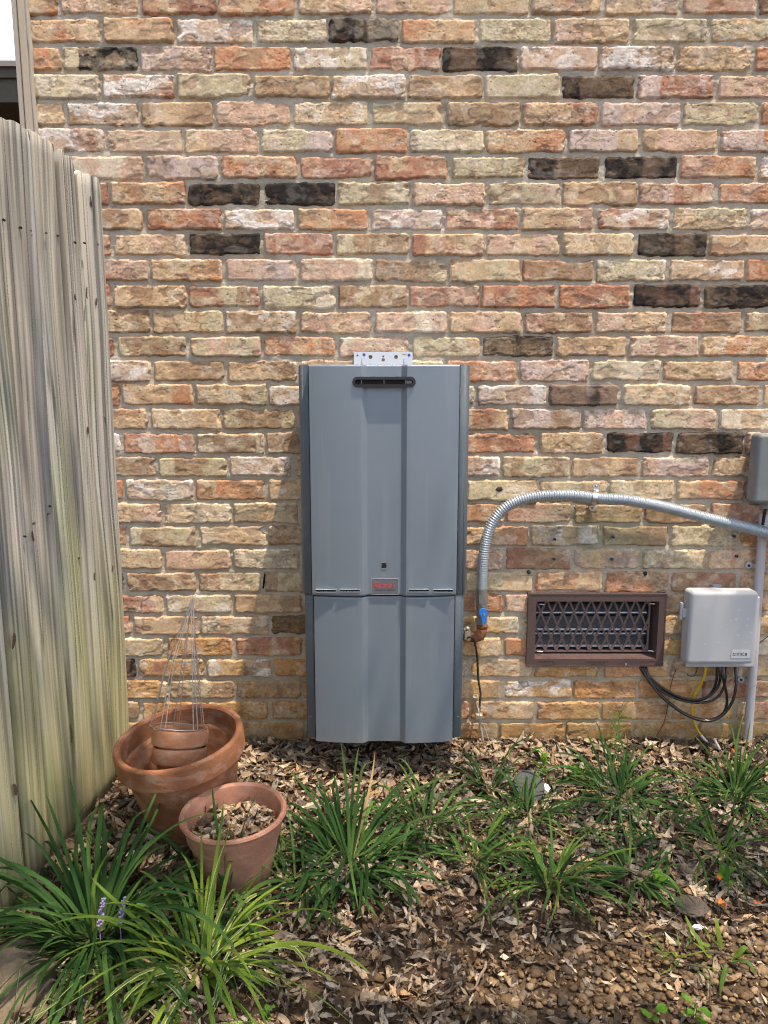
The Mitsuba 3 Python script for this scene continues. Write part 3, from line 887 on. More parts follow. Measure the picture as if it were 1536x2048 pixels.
# flue terminal: a proud black ring over a deep dark mouth
c0 = at(768, 764, YC - 0.02)
sc = (DIST + YC - 0.02) / FOC
o1, o2 = stadium(c0[0], c0[2], 125 * sc, 20.5 * sc), stadium(c0[0], c0[2], 115 * sc, 9.5 * sc)
ring = slab(o1.difference(o2), YC - 0.0185, YC + 0.015)
ex = part(wh, 'exhaust_grille', ring, 'black_plastic_mat', 30, label='black oval exhaust outlet rim')
o3 = stadium(c0[0], c0[2], 119 * sc, 14 * sc)
part(ex, 'lip', slab(o3.difference(o2), YC - 0.0205, YC - 0.0187), 'black_plastic_mat', 30)
part(ex, 'mouth', slab(o2, YC - 0.0140, YC + 0.01), 'dark_cavity_mat')
for du in (-44, 0, 43):
    part(ex, 'divider', box(c0[0] + du * sc - 0.0006, c0[0] + du * sc + 0.0006, YC - 0.0165, YC - 0.0135, c0[2] - 4 * sc, c0[2] + 4 * sc), 'plate_edge_mat')
part(ex, 'damper', box(c0[0] + 44 * sc, c0[0] + 55 * sc, YC - 0.0160, YC - 0.0141, c0[2] - 3.2 * sc, c0[2] + 2.6 * sc), 'plate_mat')
# sight port
c0 = at(768, 1131, YC)
part(wh, 'sight_port', slab(sbox(c0[0] - 0.0065, c0[2] - 0.0068, c0[0] + 0.0065, c0[2] + 0.0068), YC - 0.0012, YC + 0.01), 'dark_cavity_mat')
part(wh, 'port_lip', slab(sbox(c0[0] - 0.0072, c0[2] - 0.0085, c0[0] + 0.0072, c0[2] - 0.0069), YC - 0.0022, YC + 0.01), 'plate_edge_mat')
# badge
a0, a1 = at(743, 1157, YC), at(797, 1189, YC)
bx = sbox(a0[0], a1[2], a1[0], a0[2])
bd = part(wh, 'badge', slab(bx.buffer(-0.0012), YC - 0.0016, YC + 0.005), 'plate_mat')
part(bd, 'border', slab(bx.difference(bx.buffer(-0.0013)), YC - 0.0022, YC + 0.005), 'plate_edge_mat')
cx, cz = (a0[0] + a1[0]) / 2, (a0[2] + a1[2]) / 2
part(bd, 'lettering', lettering('Rinnai.', 0.0150, cx, YC - 0.0016, cz - 0.0040, False, 0.0009, 0.060), 'red_print_mat', label='red brand lettering')
part(bd, 'motto', lettering('EXPERIENCE OUR INNOVATION', 0.0034, cx, YC - 0.0016, cz - 0.0115, False, 0.0006, 0.054), 'grey_print_mat')
# intake slots along the foot of the upper panel
for ua, ub in ((631, 673), (680, 720), (817, 858), (866, 906)):
    xm = at((ua + ub) / 2, 1181, YF - 0.01)[0]
    yl = float(np.interp(xm, pr[:, 0], pr[:, 1]))
    p0, p1 = at(ua, 1181, yl), at(ub, 1181, yl)
    yl = min(float(np.interp(t, pr[:, 0], pr[:, 1])) for t in np.linspace(p0[0], p1[0], 9))
    st = stadium((p0[0] + p1[0]) / 2, p0[2], p1[0] - p0[0], 0.0058)
    lowlip = st.buffer(0.0012).difference(affinity.translate(st, 0, 0.0009))
    sl = part(wh, 'intake_slot', slab(st, yl - 0.0030, yl + 0.012), 'dark_cavity_mat')
    part(sl, 'lip', slab(lowlip, yl - 0.0040, yl + 0.012), 'plate_edge_mat')
# bracket
p0, p1 = at(708, 704, -0.03), at(825, 731, -0.03)
sh = sbox(p0[0], p1[2] - 0.01, p1[0], p0[2]).buffer(-0.004).buffer(0.004)
q = lambda u, v: at(u, v, -0.03)
holes = [Point(q(715, 711)[0], q(715, 711)[2]).buffer(0.0028), Point(q(741, 714)[0], q(741, 714)[2]).buffer(0.0058), Point(q(792, 714)[0], q(792, 714)[2]).buffer(0.0058),
         Point(q(766.5, 720)[0], q(766.5, 720)[2]).buffer(0.0052), Point(q(766.5, 713)[0], q(766.5, 713)[2]).buffer(0.0030), stadium(q(808.5, 709)[0], q(808.5, 709)[2], 0.0135, 0.0042)]
sh = sh.difference(union_all(holes))
br = part(wh, 'mounting_bracket', slab(sh, -0.032, -0.029), 'steel_mat', label='bright steel mounting bracket with holes')
part(wh, 'bracket_ear', box(p0[0] - 0.0005, p0[0] + 0.002, -0.0288, -0.006, p1[2], p0[2] - 0.004), 'steel_mat')
for u in (724, 808.5):
    c0 = q(u, 722)
    part(br, 'rib', tube([c0 + [-0.0, -0.0025, -0.012], c0 + [0, -0.0030, 0.006]], [0.003, 0.0022], 8), 'steel_mat', True)
for u, v in ((728, 709.5), (818, 710.5)):
    c0 = q(u, v)
    m = trimesh.creation.cylinder(0.0048, 0.004, sections=6)
    m.apply_transform(trimesh.transformations.rotation_matrix(math.pi / 2, [1, 0, 0]))
    m.apply_translation(c0 + [0, -0.003, 0])
    part(br, 'screw', m, 'blue_screw_mat', label='blue masonry screw head')

# ------------------------------------------------------------------ flexible metal conduit
YCON = -0.042
cl = [(963.5, 1186), (964, 1160), (966, 1120), (970, 1090), (980, 1056), (999, 1026), (1028, 1005), (1066, 994), (1110, 990.5), (1150, 991), (1192, 996), (1250, 1000), (1300, 1008), (1360, 1022), (1420, 1038), (1480, 1052), (1536, 1066), (1640, 1090), (1760, 1112)]
path = spline([at(u, v, YCON - (0.012 if u > 1380 else 0.0) - 0.02 * max(0, (u - 1450) / 100 if u < 1640 else 1.2)) for u, v in cl], 1500)
L = np.r_[0, np.cumsum(np.linalg.norm(np.diff(path, axis=0), axis=1))]
rad = 0.0162 + 0.0016 * np.cos(L / 0.0074 * 2 * np.pi) * ss(-0.02, 0.25, L)
cd = thing('metal_conduit', 'ribbed galvanized flexible conduit arching across the bricks above the vent', 'conduit')
part(cd, 'ribbed_hose', tube(path, rad, 18), 'galvanized_mat', True)


def hexnut(p0, p1, r, sides=6, chamfer=0.15):
    p0, p1 = np.asarray(p0, float), np.asarray(p1, float)
    h = np.linalg.norm(p1 - p0)
    m = trimesh.creation.cylinder(r, h, sections=sides)
    z = (p1 - p0) / h
    M = trimesh.geometry.align_vectors([0, 0, 1], z)
    m.apply_transform(M)
    m.apply_translation((p0 + p1) / 2)
    return m


g = lambda u, v, y=YCON: at(u, v, y)
part(cd, 'end_ferrule', tube([g(963.5, 1176), g(963.5, 1190)], 0.0172, 20), 'chrome_mat', 30)
part(cd, 'hex_nut', hexnut(g(963.5, 1188), g(963.5, 1205), 0.0195), 'chrome_mat')
part(cd, 'lock_ring', tube([g(963.5, 1204), g(963.5, 1209)], 0.0165, 20), 'chrome_mat', 30)
part(cd, 'hex_nut', hexnut(g(963.7, 1208), g(963.7, 1217), 0.0180, 8), 'chrome_mat')
# two-hole strap
st = thing('conduit_strap', 'small zinc strap screwed over the crown of the metal conduit', 'strap')
arc = [at(1192, 975, -0.012), at(1192, 981, -0.013), at(1191.5, 984, -0.05), at(1191, 992, -0.063), at(1190, 1001, -0.063), at(1188, 1009, -0.05), at(1186, 1012, -0.013), at(1184, 1018, -0.012)]
ap = spline(arc, 30)
wv = np.array([0.0072, 0, 0])
v = np.vstack([ap - wv, ap + wv])
n_ = len(ap)
i = np.arange(n_ - 1)
f = np.vstack([np.stack([i, i + n_, i + n_ + 1], 1), np.stack([i, i + n_ + 1, i + 1], 1)])
part(st, 'band', (v, f), 'steel_mat', True)
for u, v in ((1192, 972), (1184, 1016)):
    c0 = at(u, v, -0.012)
    part(st, 'ear', slab(Point(c0[0], c0[2]).buffer(0.0088), -0.0145, -0.010), 'steel_mat')
    m = trimesh.creation.icosphere(2, 0.0042)
    m.apply_translation(c0 + [0, -0.003, 0])
    part(st, 'screw', m, 'chrome_mat', True)

# ------------------------------------------------------------------ gas valve, elbow and clamps
gv = thing('gas_valve', 'gas shutoff valve with blue lever at the foot of the metal conduit', 'valve')
part(gv, 'body', tube([g(964, 1217.5), g(964, 1222), g(964, 1230), g(964, 1238), g(964, 1243)], [0.015, 0.0165, 0.0175, 0.0165, 0.014], 20), 'chrome_mat', 30)
part(gv, 'collar', hexnut(g(962.5, 1236), g(962.5, 1247), 0.0185, 8), 'chrome_mat')
lv = [Point(*at(966, 1224, -0.07)[[0, 2]]).buffer(0.0125)]
a, b = at(962, 1222, -0.07), at(972, 1232, -0.07)
c_, d_ = at(965, 1247.5, -0.07), at(970, 1247.5, -0.07)
lv.append(Polygon([(at(959, 1224, -0.07)[0], at(959, 1224, -0.07)[2]), (at(974, 1226, -0.07)[0], at(974, 1226, -0.07)[2]), (d_[0], d_[2]), (c_[0], c_[2])]))
lever = slab(union_all(lv).buffer(-0.0015).buffer(0.0015), -0.078, -0.070)
hv = part(gv, 'lever', lever, 'blue_lever_mat', 30, label='bright blue plastic lever')
c0 = at(968, 1229, -0.078)
part(hv, 'screw', slab(Point(c0[0], c0[2]).buffer(0.0035), -0.081, -0.0778), 'steel_mat')
part(gv, 'stem', slab(Point(*at(965, 1226, -0.06)[[0, 2]]).buffer(0.006), -0.070, -0.042), 'brass_mat')
el = thing('rusty_elbow', 'rusty iron pipe elbow below the blue valve lever', 'pipe elbow')
part(el, 'collar', tube([g(964, 1247), g(964, 1251.5), g(964, 1256)], [0.0165, 0.0185, 0.0165], 20), 'rust_mat', True)
part(el, 'bend', tube([g(964, 1254), g(963.5, 1262), g(959, 1271), g(950, 1275), g(940, 1274)], [0.0155, 0.0175, 0.0185, 0.0165, 0.0150], 20, smooth_path=0), 'rust_mat', True)
part(el, 'nipple', tube([g(941, 1274), g(925, 1271.5)], 0.0125, 16), 'rust_mat', True)
gc = thing('ground_clamp', 'pale bronze grounding clamp on the rusty pipe beside the heater', 'clamp')
part(gc, 'jaw', slab(sbox(g(930, 1275)[0], g(930, 1275)[2], g(938, 1260)[0], g(938, 1260)[2]).buffer(0.003), -0.064, -0.030), 'bronze_mat', 30)
for u, v in ((935, 1257.5), (932, 1279)):
    c0 = g(u, v, -0.058)
    m = trimesh.creation.icosphere(2, 0.0075)
    m.apply_translation(c0)
    part(gc, 'screw', m, 'bronze_mat' if v < 1270 else 'rust_mat', True)
gwire = [g(934, 1276, -0.062), g(942, 1274, -0.064), g(949, 1284, -0.055), g(954, 1310, -0.035), g(956, 1345, -0.022), (g(958, 1368, -0.02)), g(961, 1388, -0.02), g(960, 1402, -0.022), g(959, 1424, -0.030), g(958.5, 1432, -0.034)]
single('ground_wire', tube(gwire, 0.0034, 8, smooth_path=60), 'wire_dark_mat', True, 'dark ground wire hanging from the pipe clamp to the earth rod', 'wire')
rod = thing('earth_rod', 'grey earth rod with a clamp leaning on the brick foot right of the heater', 'earth rod')
part(rod, 'rod', tube([at(955.5, 1415, -0.03), at(958, 1435, -0.032), at(963, 1465, -0.038), on_ground(971, 1515, -0.03)], 0.0046, 12), 'wire_mat', True)
part(rod, 'top_stem', tube([at(950.5, 1400, -0.03), at(955.5, 1418, -0.03)], 0.0036, 10), 'wire_mat', True)
cc, dd = at(952, 1396, -0.03), np.array([-0.25, -0.35, 0.9])
m = lathe([(0.0058, -0.006), (0.0085, -0.006), (0.0092, 0.005), (0.0085, 0.008), (0.006, 0.008), (0.0052, 0.002), (0.0, 0.002)], 20)
m.apply_transform(trimesh.geometry.align_vectors([0, 0, 1], dd))
m.apply_translation(cc)
part(rod, 'cap', m, 'bronze_mat', 30)
c0 = at(957.5, 1432, -0.036)
part(rod, 'clamp', rbox(c0[0] - 0.011, c0[0] + 0.011, c0[1] - 0.011, c0[1] + 0.012, c0[2] - 0.0085, c0[2] + 0.0085, 0.003, 12), 'bronze_mat', 30)
for u in (946, 970):
    c1 = at(u, 1433 if u < 950 else 1427, -0.042)
    m = trimesh.creation.icosphere(2, 0.0068)
    m.apply_translation(c1)
    part(rod, 'clamp_bolt', m, 'rust_mat', True)
single('thin_wire', tube([at(953, 1405, -0.04), at(960, 1432, -0.05), at(968, 1452, -0.05), at(976, 1475, -0.06), on_ground(987, 1508), on_ground(998, 1545)], 0.0011, 6, smooth_path=40), 'wire_mat', True, 'thin grey wire looping from the earth rod into the leaves', 'wire')

# ------------------------------------------------------------------ foundation vent
fv = thing('foundation_vent', 'brown plastic foundation vent with a diamond lattice set in the bricks', 'vent')
YV = -0.020
a, b = at(1057, 1187, YV), np.r_[at(1335, 1187, YV)[:2], at(1335, 1333, YV)[2]]
ia, ib = at(1073, 1203, YV), np.r_[at(1319, 1203, YV)[:2], at(1319, 1318, YV)[2]]
outer = sbox(a[0], b[2], b[0], a[2])
inner = sbox(ia[0], ib[2], ib[0], ia[2])
part(fv, 'frame', slab(outer.buffer(-0.002).buffer(0.002).difference(inner), YV, 0.004), 'vent_mat', 30)
lipw = 0.0035
part(fv, 'frame_edge', slab(outer.buffer(-0.0002).difference(outer.buffer(-0.004)), YV - 0.0015, YV + 0.002), 'vent_mat')
yb = 0.045
ang = 0.010
iv = [np.array([ia[0], YV + 0.001, ia[2]]), np.array([ib[0], YV + 0.001, ia[2]]), np.array([ib[0], YV + 0.001, ib[2]]), np.array([ia[0], YV + 0.001, ib[2]])]
ov = [p + np.array([dx, yb - YV, dz]) for p, dx, dz in zip(iv, (0.006, -0.006, -0.006, 0.006), (-0.004, -0.004, 0.012, 0.012))]
V = np.vstack([iv, ov])
f = []
for i in range(4):
    j = (i + 1) % 4
    f += [[i, j, j + 4], [i, j + 4, i + 4]]
part(fv, 'reveal', (V, np.array(f)), 'vent_mat')
yl = 0.012
lx0, lx1 = ia[0] + 0.004, ib[0] - 0.020
lz0, lz1 = ib[2] + 0.018, ia[2] - 0.003
hh = lz1 - lz0
dw = 23.0 * (DIST + yl) / FOC
xs = np.arange(lx0 - 2 * dw, lx1 + 2 * dw, dw)
clip = sbox(lx0, lz0, lx1, lz1)
slope = hh / 2.0 / dw * 0.5
bars = []
for sgn in (1, -1):
    for x0 in np.arange(lx0 - 3 * dw, lx1 + 3 * dw, dw):
        p, q_ = (x0, lz0), (x0 + sgn * dw * 2.0, lz1)
        ln = LineString([p, q_]).buffer(0.0031, cap_style=2).intersection(clip)
        if not ln.is_empty and ln.area > 1e-5:
            bars.append((ln, sgn))
for ln, sgn in bars:
    part(fv, 'lattice_slat', slab(ln, yl - 0.0015 - 0.0005 * (sgn > 0), yl + 0.0015 + 0.0005 * (sgn > 0)), 'vent_lattice_mat')
part(fv, 'lattice_frame', slab(sbox(lx0 - 0.004, lz0 - 0.006, lx1 + 0.005, lz1 + 0.003).difference(clip), yl - 0.001, yl + 0.006), 'vent_lattice_mat')
part(fv, 'insect_screen', box(lx0 - 0.01, ib[0] - 0.005, 0.052, 0.054, lz0 - 0.012, lz1 + 0.01), 'screen_mat')
for v, t in ((1224.5, 3.2), (1258, 4.5), (1266.5, 3.0), (1291, 4.2)):
    zc = at(1196, v, 0.03)[2]
    hgt = t * 0.75 * (DIST + 0.03) / FOC / 2
    part(fv, 'louvre_edge', box(lx0, lx1, 0.026, 0.032, zc - hgt, zc + hgt), 'blade_metal_mat')
for v0, v1 in ((1210, 1222), (1234, 1255), (1270, 1288), (1297, 1303)):
    za, zb_ = at(1196, v0, 0.04)[2], at(1196, v1, 0.04)[2]
    V = np.array([[lx0, 0.050, za], [lx1, 0.050, za], [lx1, 0.036, zb_], [lx0, 0.036, zb_]])
    part(fv, 'louvre', (V, np.array([[0, 2, 1], [0, 3, 2]])), 'blade_dark_mat')
for u, v in ((1084, 1209), (1305, 1208), (1080, 1303.5), (1302, 1302.5)):
    c0 = at(u, v, 0.0)
    part(fv, 'pin', tube([c0 + [-0.008, 0.004, 0], c0 + [0.008, 0.0, 0.0005]], 0.0024, 8), 'steel_mat', True)
for u0, u1, v0, v1 in ((1312, 1317, 1201, 1216), (1309, 1314, 1295, 1313)):
    p0, p1 = at(u0, v1, 0.006), at(u1, v0, 0.006)
    part(fv, 'side_catch', box(p0[0], p1[0], 0.0, 0.02, p0[2], p1[2]), 'vent_lattice_mat')
for ua, ub, txt in ((1075, 1108, None), (1174, 1216, 'TEMP-VENT'), (1281, 1314, None)):
    p0, p1 = at(ua, 1329.5, YV), at(ub, 1321, YV)
    bx = sbox(p0[0], p0[2], p1[0], p1[2])
    pl = part(fv, 'label_plate', slab(bx.difference(bx.buffer(-0.0012)), YV - 0.0011, YV + 0.003), 'vent_mat')
    if txt:
        part(fv, 'lettering', lettering(txt, 0.0075, (p0[0] + p1[0]) / 2, YV, p0[2] + 0.0028, True, 0.0012, 0.052), 'vent_mat', label='moulded lettering on the lower flange')
c0 = at(1252, 1329, YV)
part(fv, 'scratch', box(c0[0] - 0.0012, c0[0] + 0.0012, YV - 0.0008, YV + 0.002, c0[2] - 0.004, c0[2] + 0.005), 'sticker_mat')

# ------------------------------------------------------------------ grey cable box
ub = thing('utility_box', 'light grey plastic cable box with black cables running out below', 'utility box')
YU = -0.105
a, b = at(1383, 1184, YU), at(1520, 1184, YU)[:2].tolist() + [at(1520, 1329, YU)[2]]
m = rbox(a[0], b[0], YU, -0.045, b[2], a[2], 0.0125, 40)
ld = part(ub, 'lid', m, 'utility_mat', 30)
a2, b2 = at(1369, 1186, -0.012), at(1520, 1186, -0.06)[:2].tolist() + [at(1523, 1331, -0.05)[2]]
part(ub, 'back_box', rbox(a2[0], b2[0], -0.060, -0.006, b2[2], a2[2], 0.012, 32), 'utility_mat', 30)
m = rbox(a2[0] - 0.002, b2[0] + 0.002, -0.062, -0.050, b2[2] - 0.002, a2[2] + 0.002, 0.005, 16)
part(ub, 'lid_flange', m, 'utility_mat', 30)
for v in (1222, 1299):
    c0 = at(1363 + (v - 1222) * 0.06, v, -0.066)
    hg = part(ub, 'hinge', tube([c0 + [0, 0, -0.026], c0 + [0, 0, 0.026]], 0.0055, 14), 'utility_mat', 30)
    part(hg, 'hinge_leaf', rbox(c0[0], c0[0] + 0.020, c0[1] - 0.012, c0[1] + 0.002, c0[2] - 0.018, c0[2] + 0.010, 0.002, 10), 'utility_mat', 30)
c0 = at(1433, 1178, -0.02)
tabp = sbox(c0[0] - 0.012, c0[2] - 0.014, c0[0] + 0.012, c0[2] + 0.013).difference(Point(c0[0] + 0.003, c0[2] + 0.003).buffer(0.003))
part(ub, 'mounting_tab', slab(tabp, -0.030, -0.010), 'utility_mat')
a, b = at(1461, 1316, YU), at(1501.5, 1299, YU)
stk = part(ub, 'sticker', slab(sbox(a[0], a[2], b[0], b[2]), YU - 0.0010, YU + 0.002), 'sticker_mat')
part(stk, 'lettering', lettering('comca', 0.0125, a[0] + 0.027, YU - 0.0010, a[2] + 0.0075, False, 0.0006, 0.043), 'ink_mat', label='dark lettering on the sticker')
edge = sbox(a[0], a[2], b[0], b[2])
part(stk, 'edge', slab(edge.difference(edge.buffer(-0.0006)), YU - 0.0014, YU + 0.002), 'plate_edge_mat')
r = np.random.default_rng(5)
for k in range(14):
    u, v = r.uniform(1400, 1510), r.uniform(1220, 1300)
    c0 = at(u, v, YU)
    e = affinity.rotate(affinity.scale(Point(c0[0], c0[2]).buffer(1.0, 6), r.uniform(0.002, 0.006), r.uniform(0.001, 0.0024)), 38 + r.normal(0, 8))
    part(ld, 'scuff', slab(e, YU - 0.0004, YU + 0.001), 'sticker_mat')

# ------------------------------------------------------------------ meter box at the picture's right edge
mb = thing('meter_box', 'darker grey utility enclosure fixed high on the wall at the right edge', 'utility enclosure')
YM = -0.115
a, b = at(1519, 868, YM), at(1519, 1012, YM)
part(mb, 'lid', rbox(a[0], a[0] + 0.20, YM, -0.060, b[2] + 0.006, a[2], 0.012, 24), 'meter_mat', 30)
a2 = at(1508, 870, -0.012)
part(mb, 'back_box', rbox(a2[0] - 0.004, a2[0] + 0.22, -0.072, -0.006, b[2] - 0.002, a[2] - 0.012, 0.010, 24), 'meter_rim_mat', 30)
for v in (889, 981):
    c0 = np.array([a2[0] + 0.002, -0.075, at(1509, v, -0.075)[2]])
    cp = part(mb, 'clip', rbox(c0[0] - 0.011, c0[0] + 0.007, -0.094, -0.060, c0[2] - 0.016, c0[2] + 0.016, 0.0025, 10), 'meter_rim_mat', 30)
    part(cp, 'clip_slot', box(c0[0] - 0.006, c0[0] - 0.001, -0.0955, -0.09, c0[2] - 0.009, c0[2] + 0.009), 'grey_print_mat')
c0 = at(1530, 1011, -0.06)
part(mb, 'outlet_hub', tube([c0 + [0.004, 0, 0.012], c0 + [0.004, 0, -0.008]], 0.017, 18), 'meter_rim_mat', 30)
xp = at(1527, 1030, -0.045)[0]
single('drop_cable', tube([(xp + 0.002, -0.05, b[2] - 0.01), (xp, -0.045, at(1527, 1030, -0.045)[2] - 0.03)], 0.0045, 10), 'black_cable_mat', True, 'black cable between the enclosure and the grey pipe below it', 'cable')
# ------------------------------------------------------------------ grey conduit pipe
pp = thing('plastic_conduit', 'upright grey plastic conduit pipe behind the cable box', 'conduit')
YP = -0.030
ztop, zbot = at(1527, 1028, YP)[2], -0.06
xt = at(1527, 1035, YP)[0]
xb2 = at(1494, 1500, YP)[0]
lean = (xb2 - xt) / (ztop - at(1494, 1500, YP)[2])
pts = [(xt + lean * (ztop - z), YP, z) for z in (ztop, ztop - 0.2, ztop - 0.5, zbot)]
part(pp, 'pipe', tube(pts, 0.0132, 20), 'pvc_mat', True)
for k, v in enumerate((1133, 1363)):
    zc = at(1505, v, YP)[2]
    xc = xt + lean * (ztop - zc)
    arc = np.array([[xc - 0.030, -0.012, zc], [xc - 0.017, -0.013, zc], [xc - 0.015, -0.028, zc], [xc - 0.0115, -0.040, zc], [xc, -0.0452, zc], [xc + 0.0115, -0.040, zc], [xc + 0.015, -0.028, zc], [xc + 0.015, -0.010, zc]])
    ap = spline(arc, 40)
    hv_ = np.array([0, 0, 0.0062])
    v2 = np.vstack([ap - hv_, ap + hv_])
    n_ = len(ap)
    i = np.arange(n_ - 1)
    f = np.vstack([np.stack([i, i + 1, i + n_ + 1], 1), np.stack([i, i + n_ + 1, i + n_], 1)])
    sk = thing('pipe_clamp', ('upper' if k == 0 else 'lower') + ' grey clamp strap around the plastic conduit pipe', 'pipe clamp')
    part(sk, 'band', (v2, f), 'pvc_mat', True)
    part(sk, 'ear', slab(Point(xc - 0.028, zc).buffer(0.0095), -0.0165, -0.010), 'pvc_mat', 30)
    part(sk, 'screw', slab(Point(xc - 0.028, zc).buffer(0.0042), -0.019, -0.016), 'ink_mat', 30)

# ------------------------------------------------------------------ cables
def cable(px, r, mat, label, group=None, name='black_cable', n=80, seg=8):
    return single(name, tube([at(u, v, y) for u, v, y in px], r, seg, smooth_path=n), mat, True, label, 'cable', group)


cab = 'black cables looping from the vent to the cable box'
cable([(1279, 1333, -0.004), (1300, 1362, -0.02), (1335, 1388, -0.035), (1378, 1401, -0.045), (1412, 1396, -0.05), (1430, 1372, -0.055), (1434, 1346, -0.055), (1433, 1328, -0.05)], 0.0040, 'black_cable_mat', 'black cable in the shallower loop, its right end first under the box', cab)
cable([(1286, 1333, -0.004), (1306, 1360, -0.024), (1342, 1386, -0.042), (1390, 1400, -0.055), (1424, 1388, -0.06), (1438, 1368, -0.06), (1440, 1345, -0.06), (1439, 1328, -0.05)], 0.0040, 'black_cable_mat', 'black cable in the shallower loop, second from the left under the box', cab)
cable([(1289, 1333, -0.004), (1304, 1366, -0.030), (1340, 1392, -0.052), (1392, 1405.5, -0.065), (1434, 1395, -0.07), (1448, 1372, -0.07), (1452, 1345, -0.065), (1452, 1328, -0.05)], 0.0036, 'black_cable_mat', 'black cable along the lower edge of the shallower loop', cab)
cable([(1283, 1333, -0.004), (1302, 1368, -0.03), (1338, 1405, -0.05), (1380, 1432, -0.06), (1420, 1439, -0.065), (1445, 1428, -0.07), (1454, 1400, -0.07), (1448, 1365, -0.065), (1444, 1328, -0.05)], 0.0042, 'black_cable_mat', 'black cable in the deeper loop, with its end between the others', cab)
cable([(1292, 1333, -0.004), (1306, 1372, -0.036), (1342, 1410, -0.06), (1386, 1436, -0.072), (1424, 1441, -0.078), (1453, 1422, -0.08), (1469, 1390, -0.08), (1472, 1355, -0.07), (1469, 1328, -0.05)], 0.0042, 'black_cable_mat', 'black cable in the deepest loop, farthest right under the box', cab)
cable([(1411, 1328, -0.05), (1410, 1345, -0.05), (1402, 1366, -0.04), (1390, 1388, -0.03), (1384.5, 1412, -0.026), (1387, 1440, -0.026), (1394, 1458, -0.028), (1402, 1470, -0.03)], 0.0042, 'yellow_cable_mat', 'yellow cable hanging below the cable box', name='yellow_cable')
cable([(1401.6, 1469.5, -0.03), (1412, 1482, -0.032), (1422, 1494, -0.036), (1434, 1510, -0.04)], 0.0044, 'white_cable_mat', 'off-white sheath carrying the yellow cable into the ground', name='white_cable', n=30)
cable([(1352, 1340, -0.012), (1344, 1362, -0.02), (1338, 1392, -0.02), (1333, 1425, -0.016), (1325, 1452, -0.014), (1312, 1474, -0.02), (1307, 1500, -0.03), (1310, 1530, -0.06)], 0.0013, 'wire_dark_mat', 'thin dark wire dropping down the bricks below the vent', name='dark_wire', seg=6)
cable([(1394, 1332, -0.02), (1393, 1343, -0.02), (1388, 1351, -0.022), (1380, 1352, -0.024), (1373, 1346, -0.024)], 0.0014, 'wire_dark_mat', 'short hooked dark wire end below the cable box', name='hooked_wire', seg=6, n=30)
cable([(1536, 1272, -0.02), (1522, 1284, -0.015), (1508, 1296, -0.012)], 0.0012, 'wire_dark_mat', 'thin dark wire slanting from the right edge behind the pipe', name='slanting_wire', seg=6, n=16)
single('marker_pipe', tube([at(1428, 1477, -0.05), at(1446, 1510, -0.08)], 0.0042, 10), 'white_cable_mat', True, 'short off-white pipe stub leaning in the lilyturf by the cable box', 'pipe stub')

# ------------------------------------------------------------------ pots
def place(m, pos, axis, spin=0.0):
    M = trimesh.geometry.align_vectors([0, 0, 1], np.asarray(axis, float) / np.linalg.norm(axis))
    m = m.copy()
    m.apply_transform(M)
    m.apply_translation(pos)
    return m


def pot_profile(R, r, H, band, wall, lip=0.004):
    """Outside up over the rim and down inside to the floor."""
    rb = R - 0.006
    k = rb - (rb - r) * band / H
    return [(0, 0), (r - 0.004, 0), (r, 0.004), (k - 0.001, H - band - 0.006), (k, H - band), (R - 0.002, H - band + 0.002), (R, H - band + 0.006), (R + 0.001, H - 0.008), (R - 0.001, H - 0.002), (R - lip, H),
            (R - wall * 0.7, H - 0.001), (R - wall, H - 0.006), (R - wall - 0.001, H - band * 0.9), (R - wall - 0.010, H - band * 1.05), (r - wall + 0.004, wall), (r - wall - 0.004, wall - 0.004), (0, wall - 0.004)]


def loc_of(pos, axis):
    M = trimesh.geometry.align_vectors([0, 0, 1], np.asarray(axis, float) / np.linalg.norm(axis))
    return lambda p: M[:3, :3] @ np.asarray(p, float) + pos


BAX = np.array((-0.10, -0.09, 1.0)) / np.linalg.norm((-0.10, -0.09, 1.0))
BIG = dict(pos=on_ground(357, 1470, 0.268) - BAX * 0.281, axis=BAX)
bp = thing('terracotta_pot', 'large tilted terracotta pot in the corner by the fence, two small pots inside it', 'plant pot')
part(bp, 'body', place(lathe(pot_profile(0.159, 0.100, 0.281, 0.060, 0.016), 96), BIG['pos'], BIG['axis']), 'terracotta_mat', 38)
SPAX = np.array((0.04, 0.30, 1)) / np.linalg.norm((0.04, 0.30, 1))
SP = at(362, 1456, BIG['pos'][1] - 0.03) - SPAX * 0.105
for k in range(2):
    t = thing('terracotta_pot', ('upper' if k == 0 else 'lower') + ' one of two small nested terracotta pots standing inside the large pot', 'plant pot', 'small nested terracotta pots')
    prof = [(a, b) for a, b in pot_profile(0.069 - 0.0025 * k, 0.043, 0.105, 0.040, 0.008, 0.003)]
    f_ = loc_of(SP, SPAX)
    part(t, 'body', place(lathe(prof, 72), f_((0.001 * k, 0, -0.043 * k)), SPAX), 'terracotta_pale_mat', 38)
PP = dict(pos=on_ground(470, 1772) + [0, 0.03, 0], axis=(-0.02, -0.02, 1))
pt = thing('plastic_pot', 'dusty pink plastic plant pot full of gravel and leaves before the terracotta pot', 'plant pot')
Rp, rp, Hp = 0.120, 0.078, 0.174
prof = [(0, 0), (rp, 0), (rp + 0.002, 0.005), (Rp - 0.018, Hp - 0.058), (Rp - 0.0135, Hp - 0.055), (Rp - 0.006, Hp - 0.014), (Rp - 0.001, Hp - 0.012), (Rp + 0.002, Hp - 0.006), (Rp, Hp - 0.001), (Rp - 0.006, Hp),
        (Rp - 0.011, Hp - 0.004), (Rp - 0.014, Hp - 0.014), (Rp - 0.020, Hp - 0.055), (rp - 0.004, 0.005), (0, 0.005)]
part(pt, 'body', place(lathe(prof, 96), PP['pos'], PP['axis']), 'plastic_pot_mat', 32)
PL = loc_of(PP['pos'], PP['axis'])
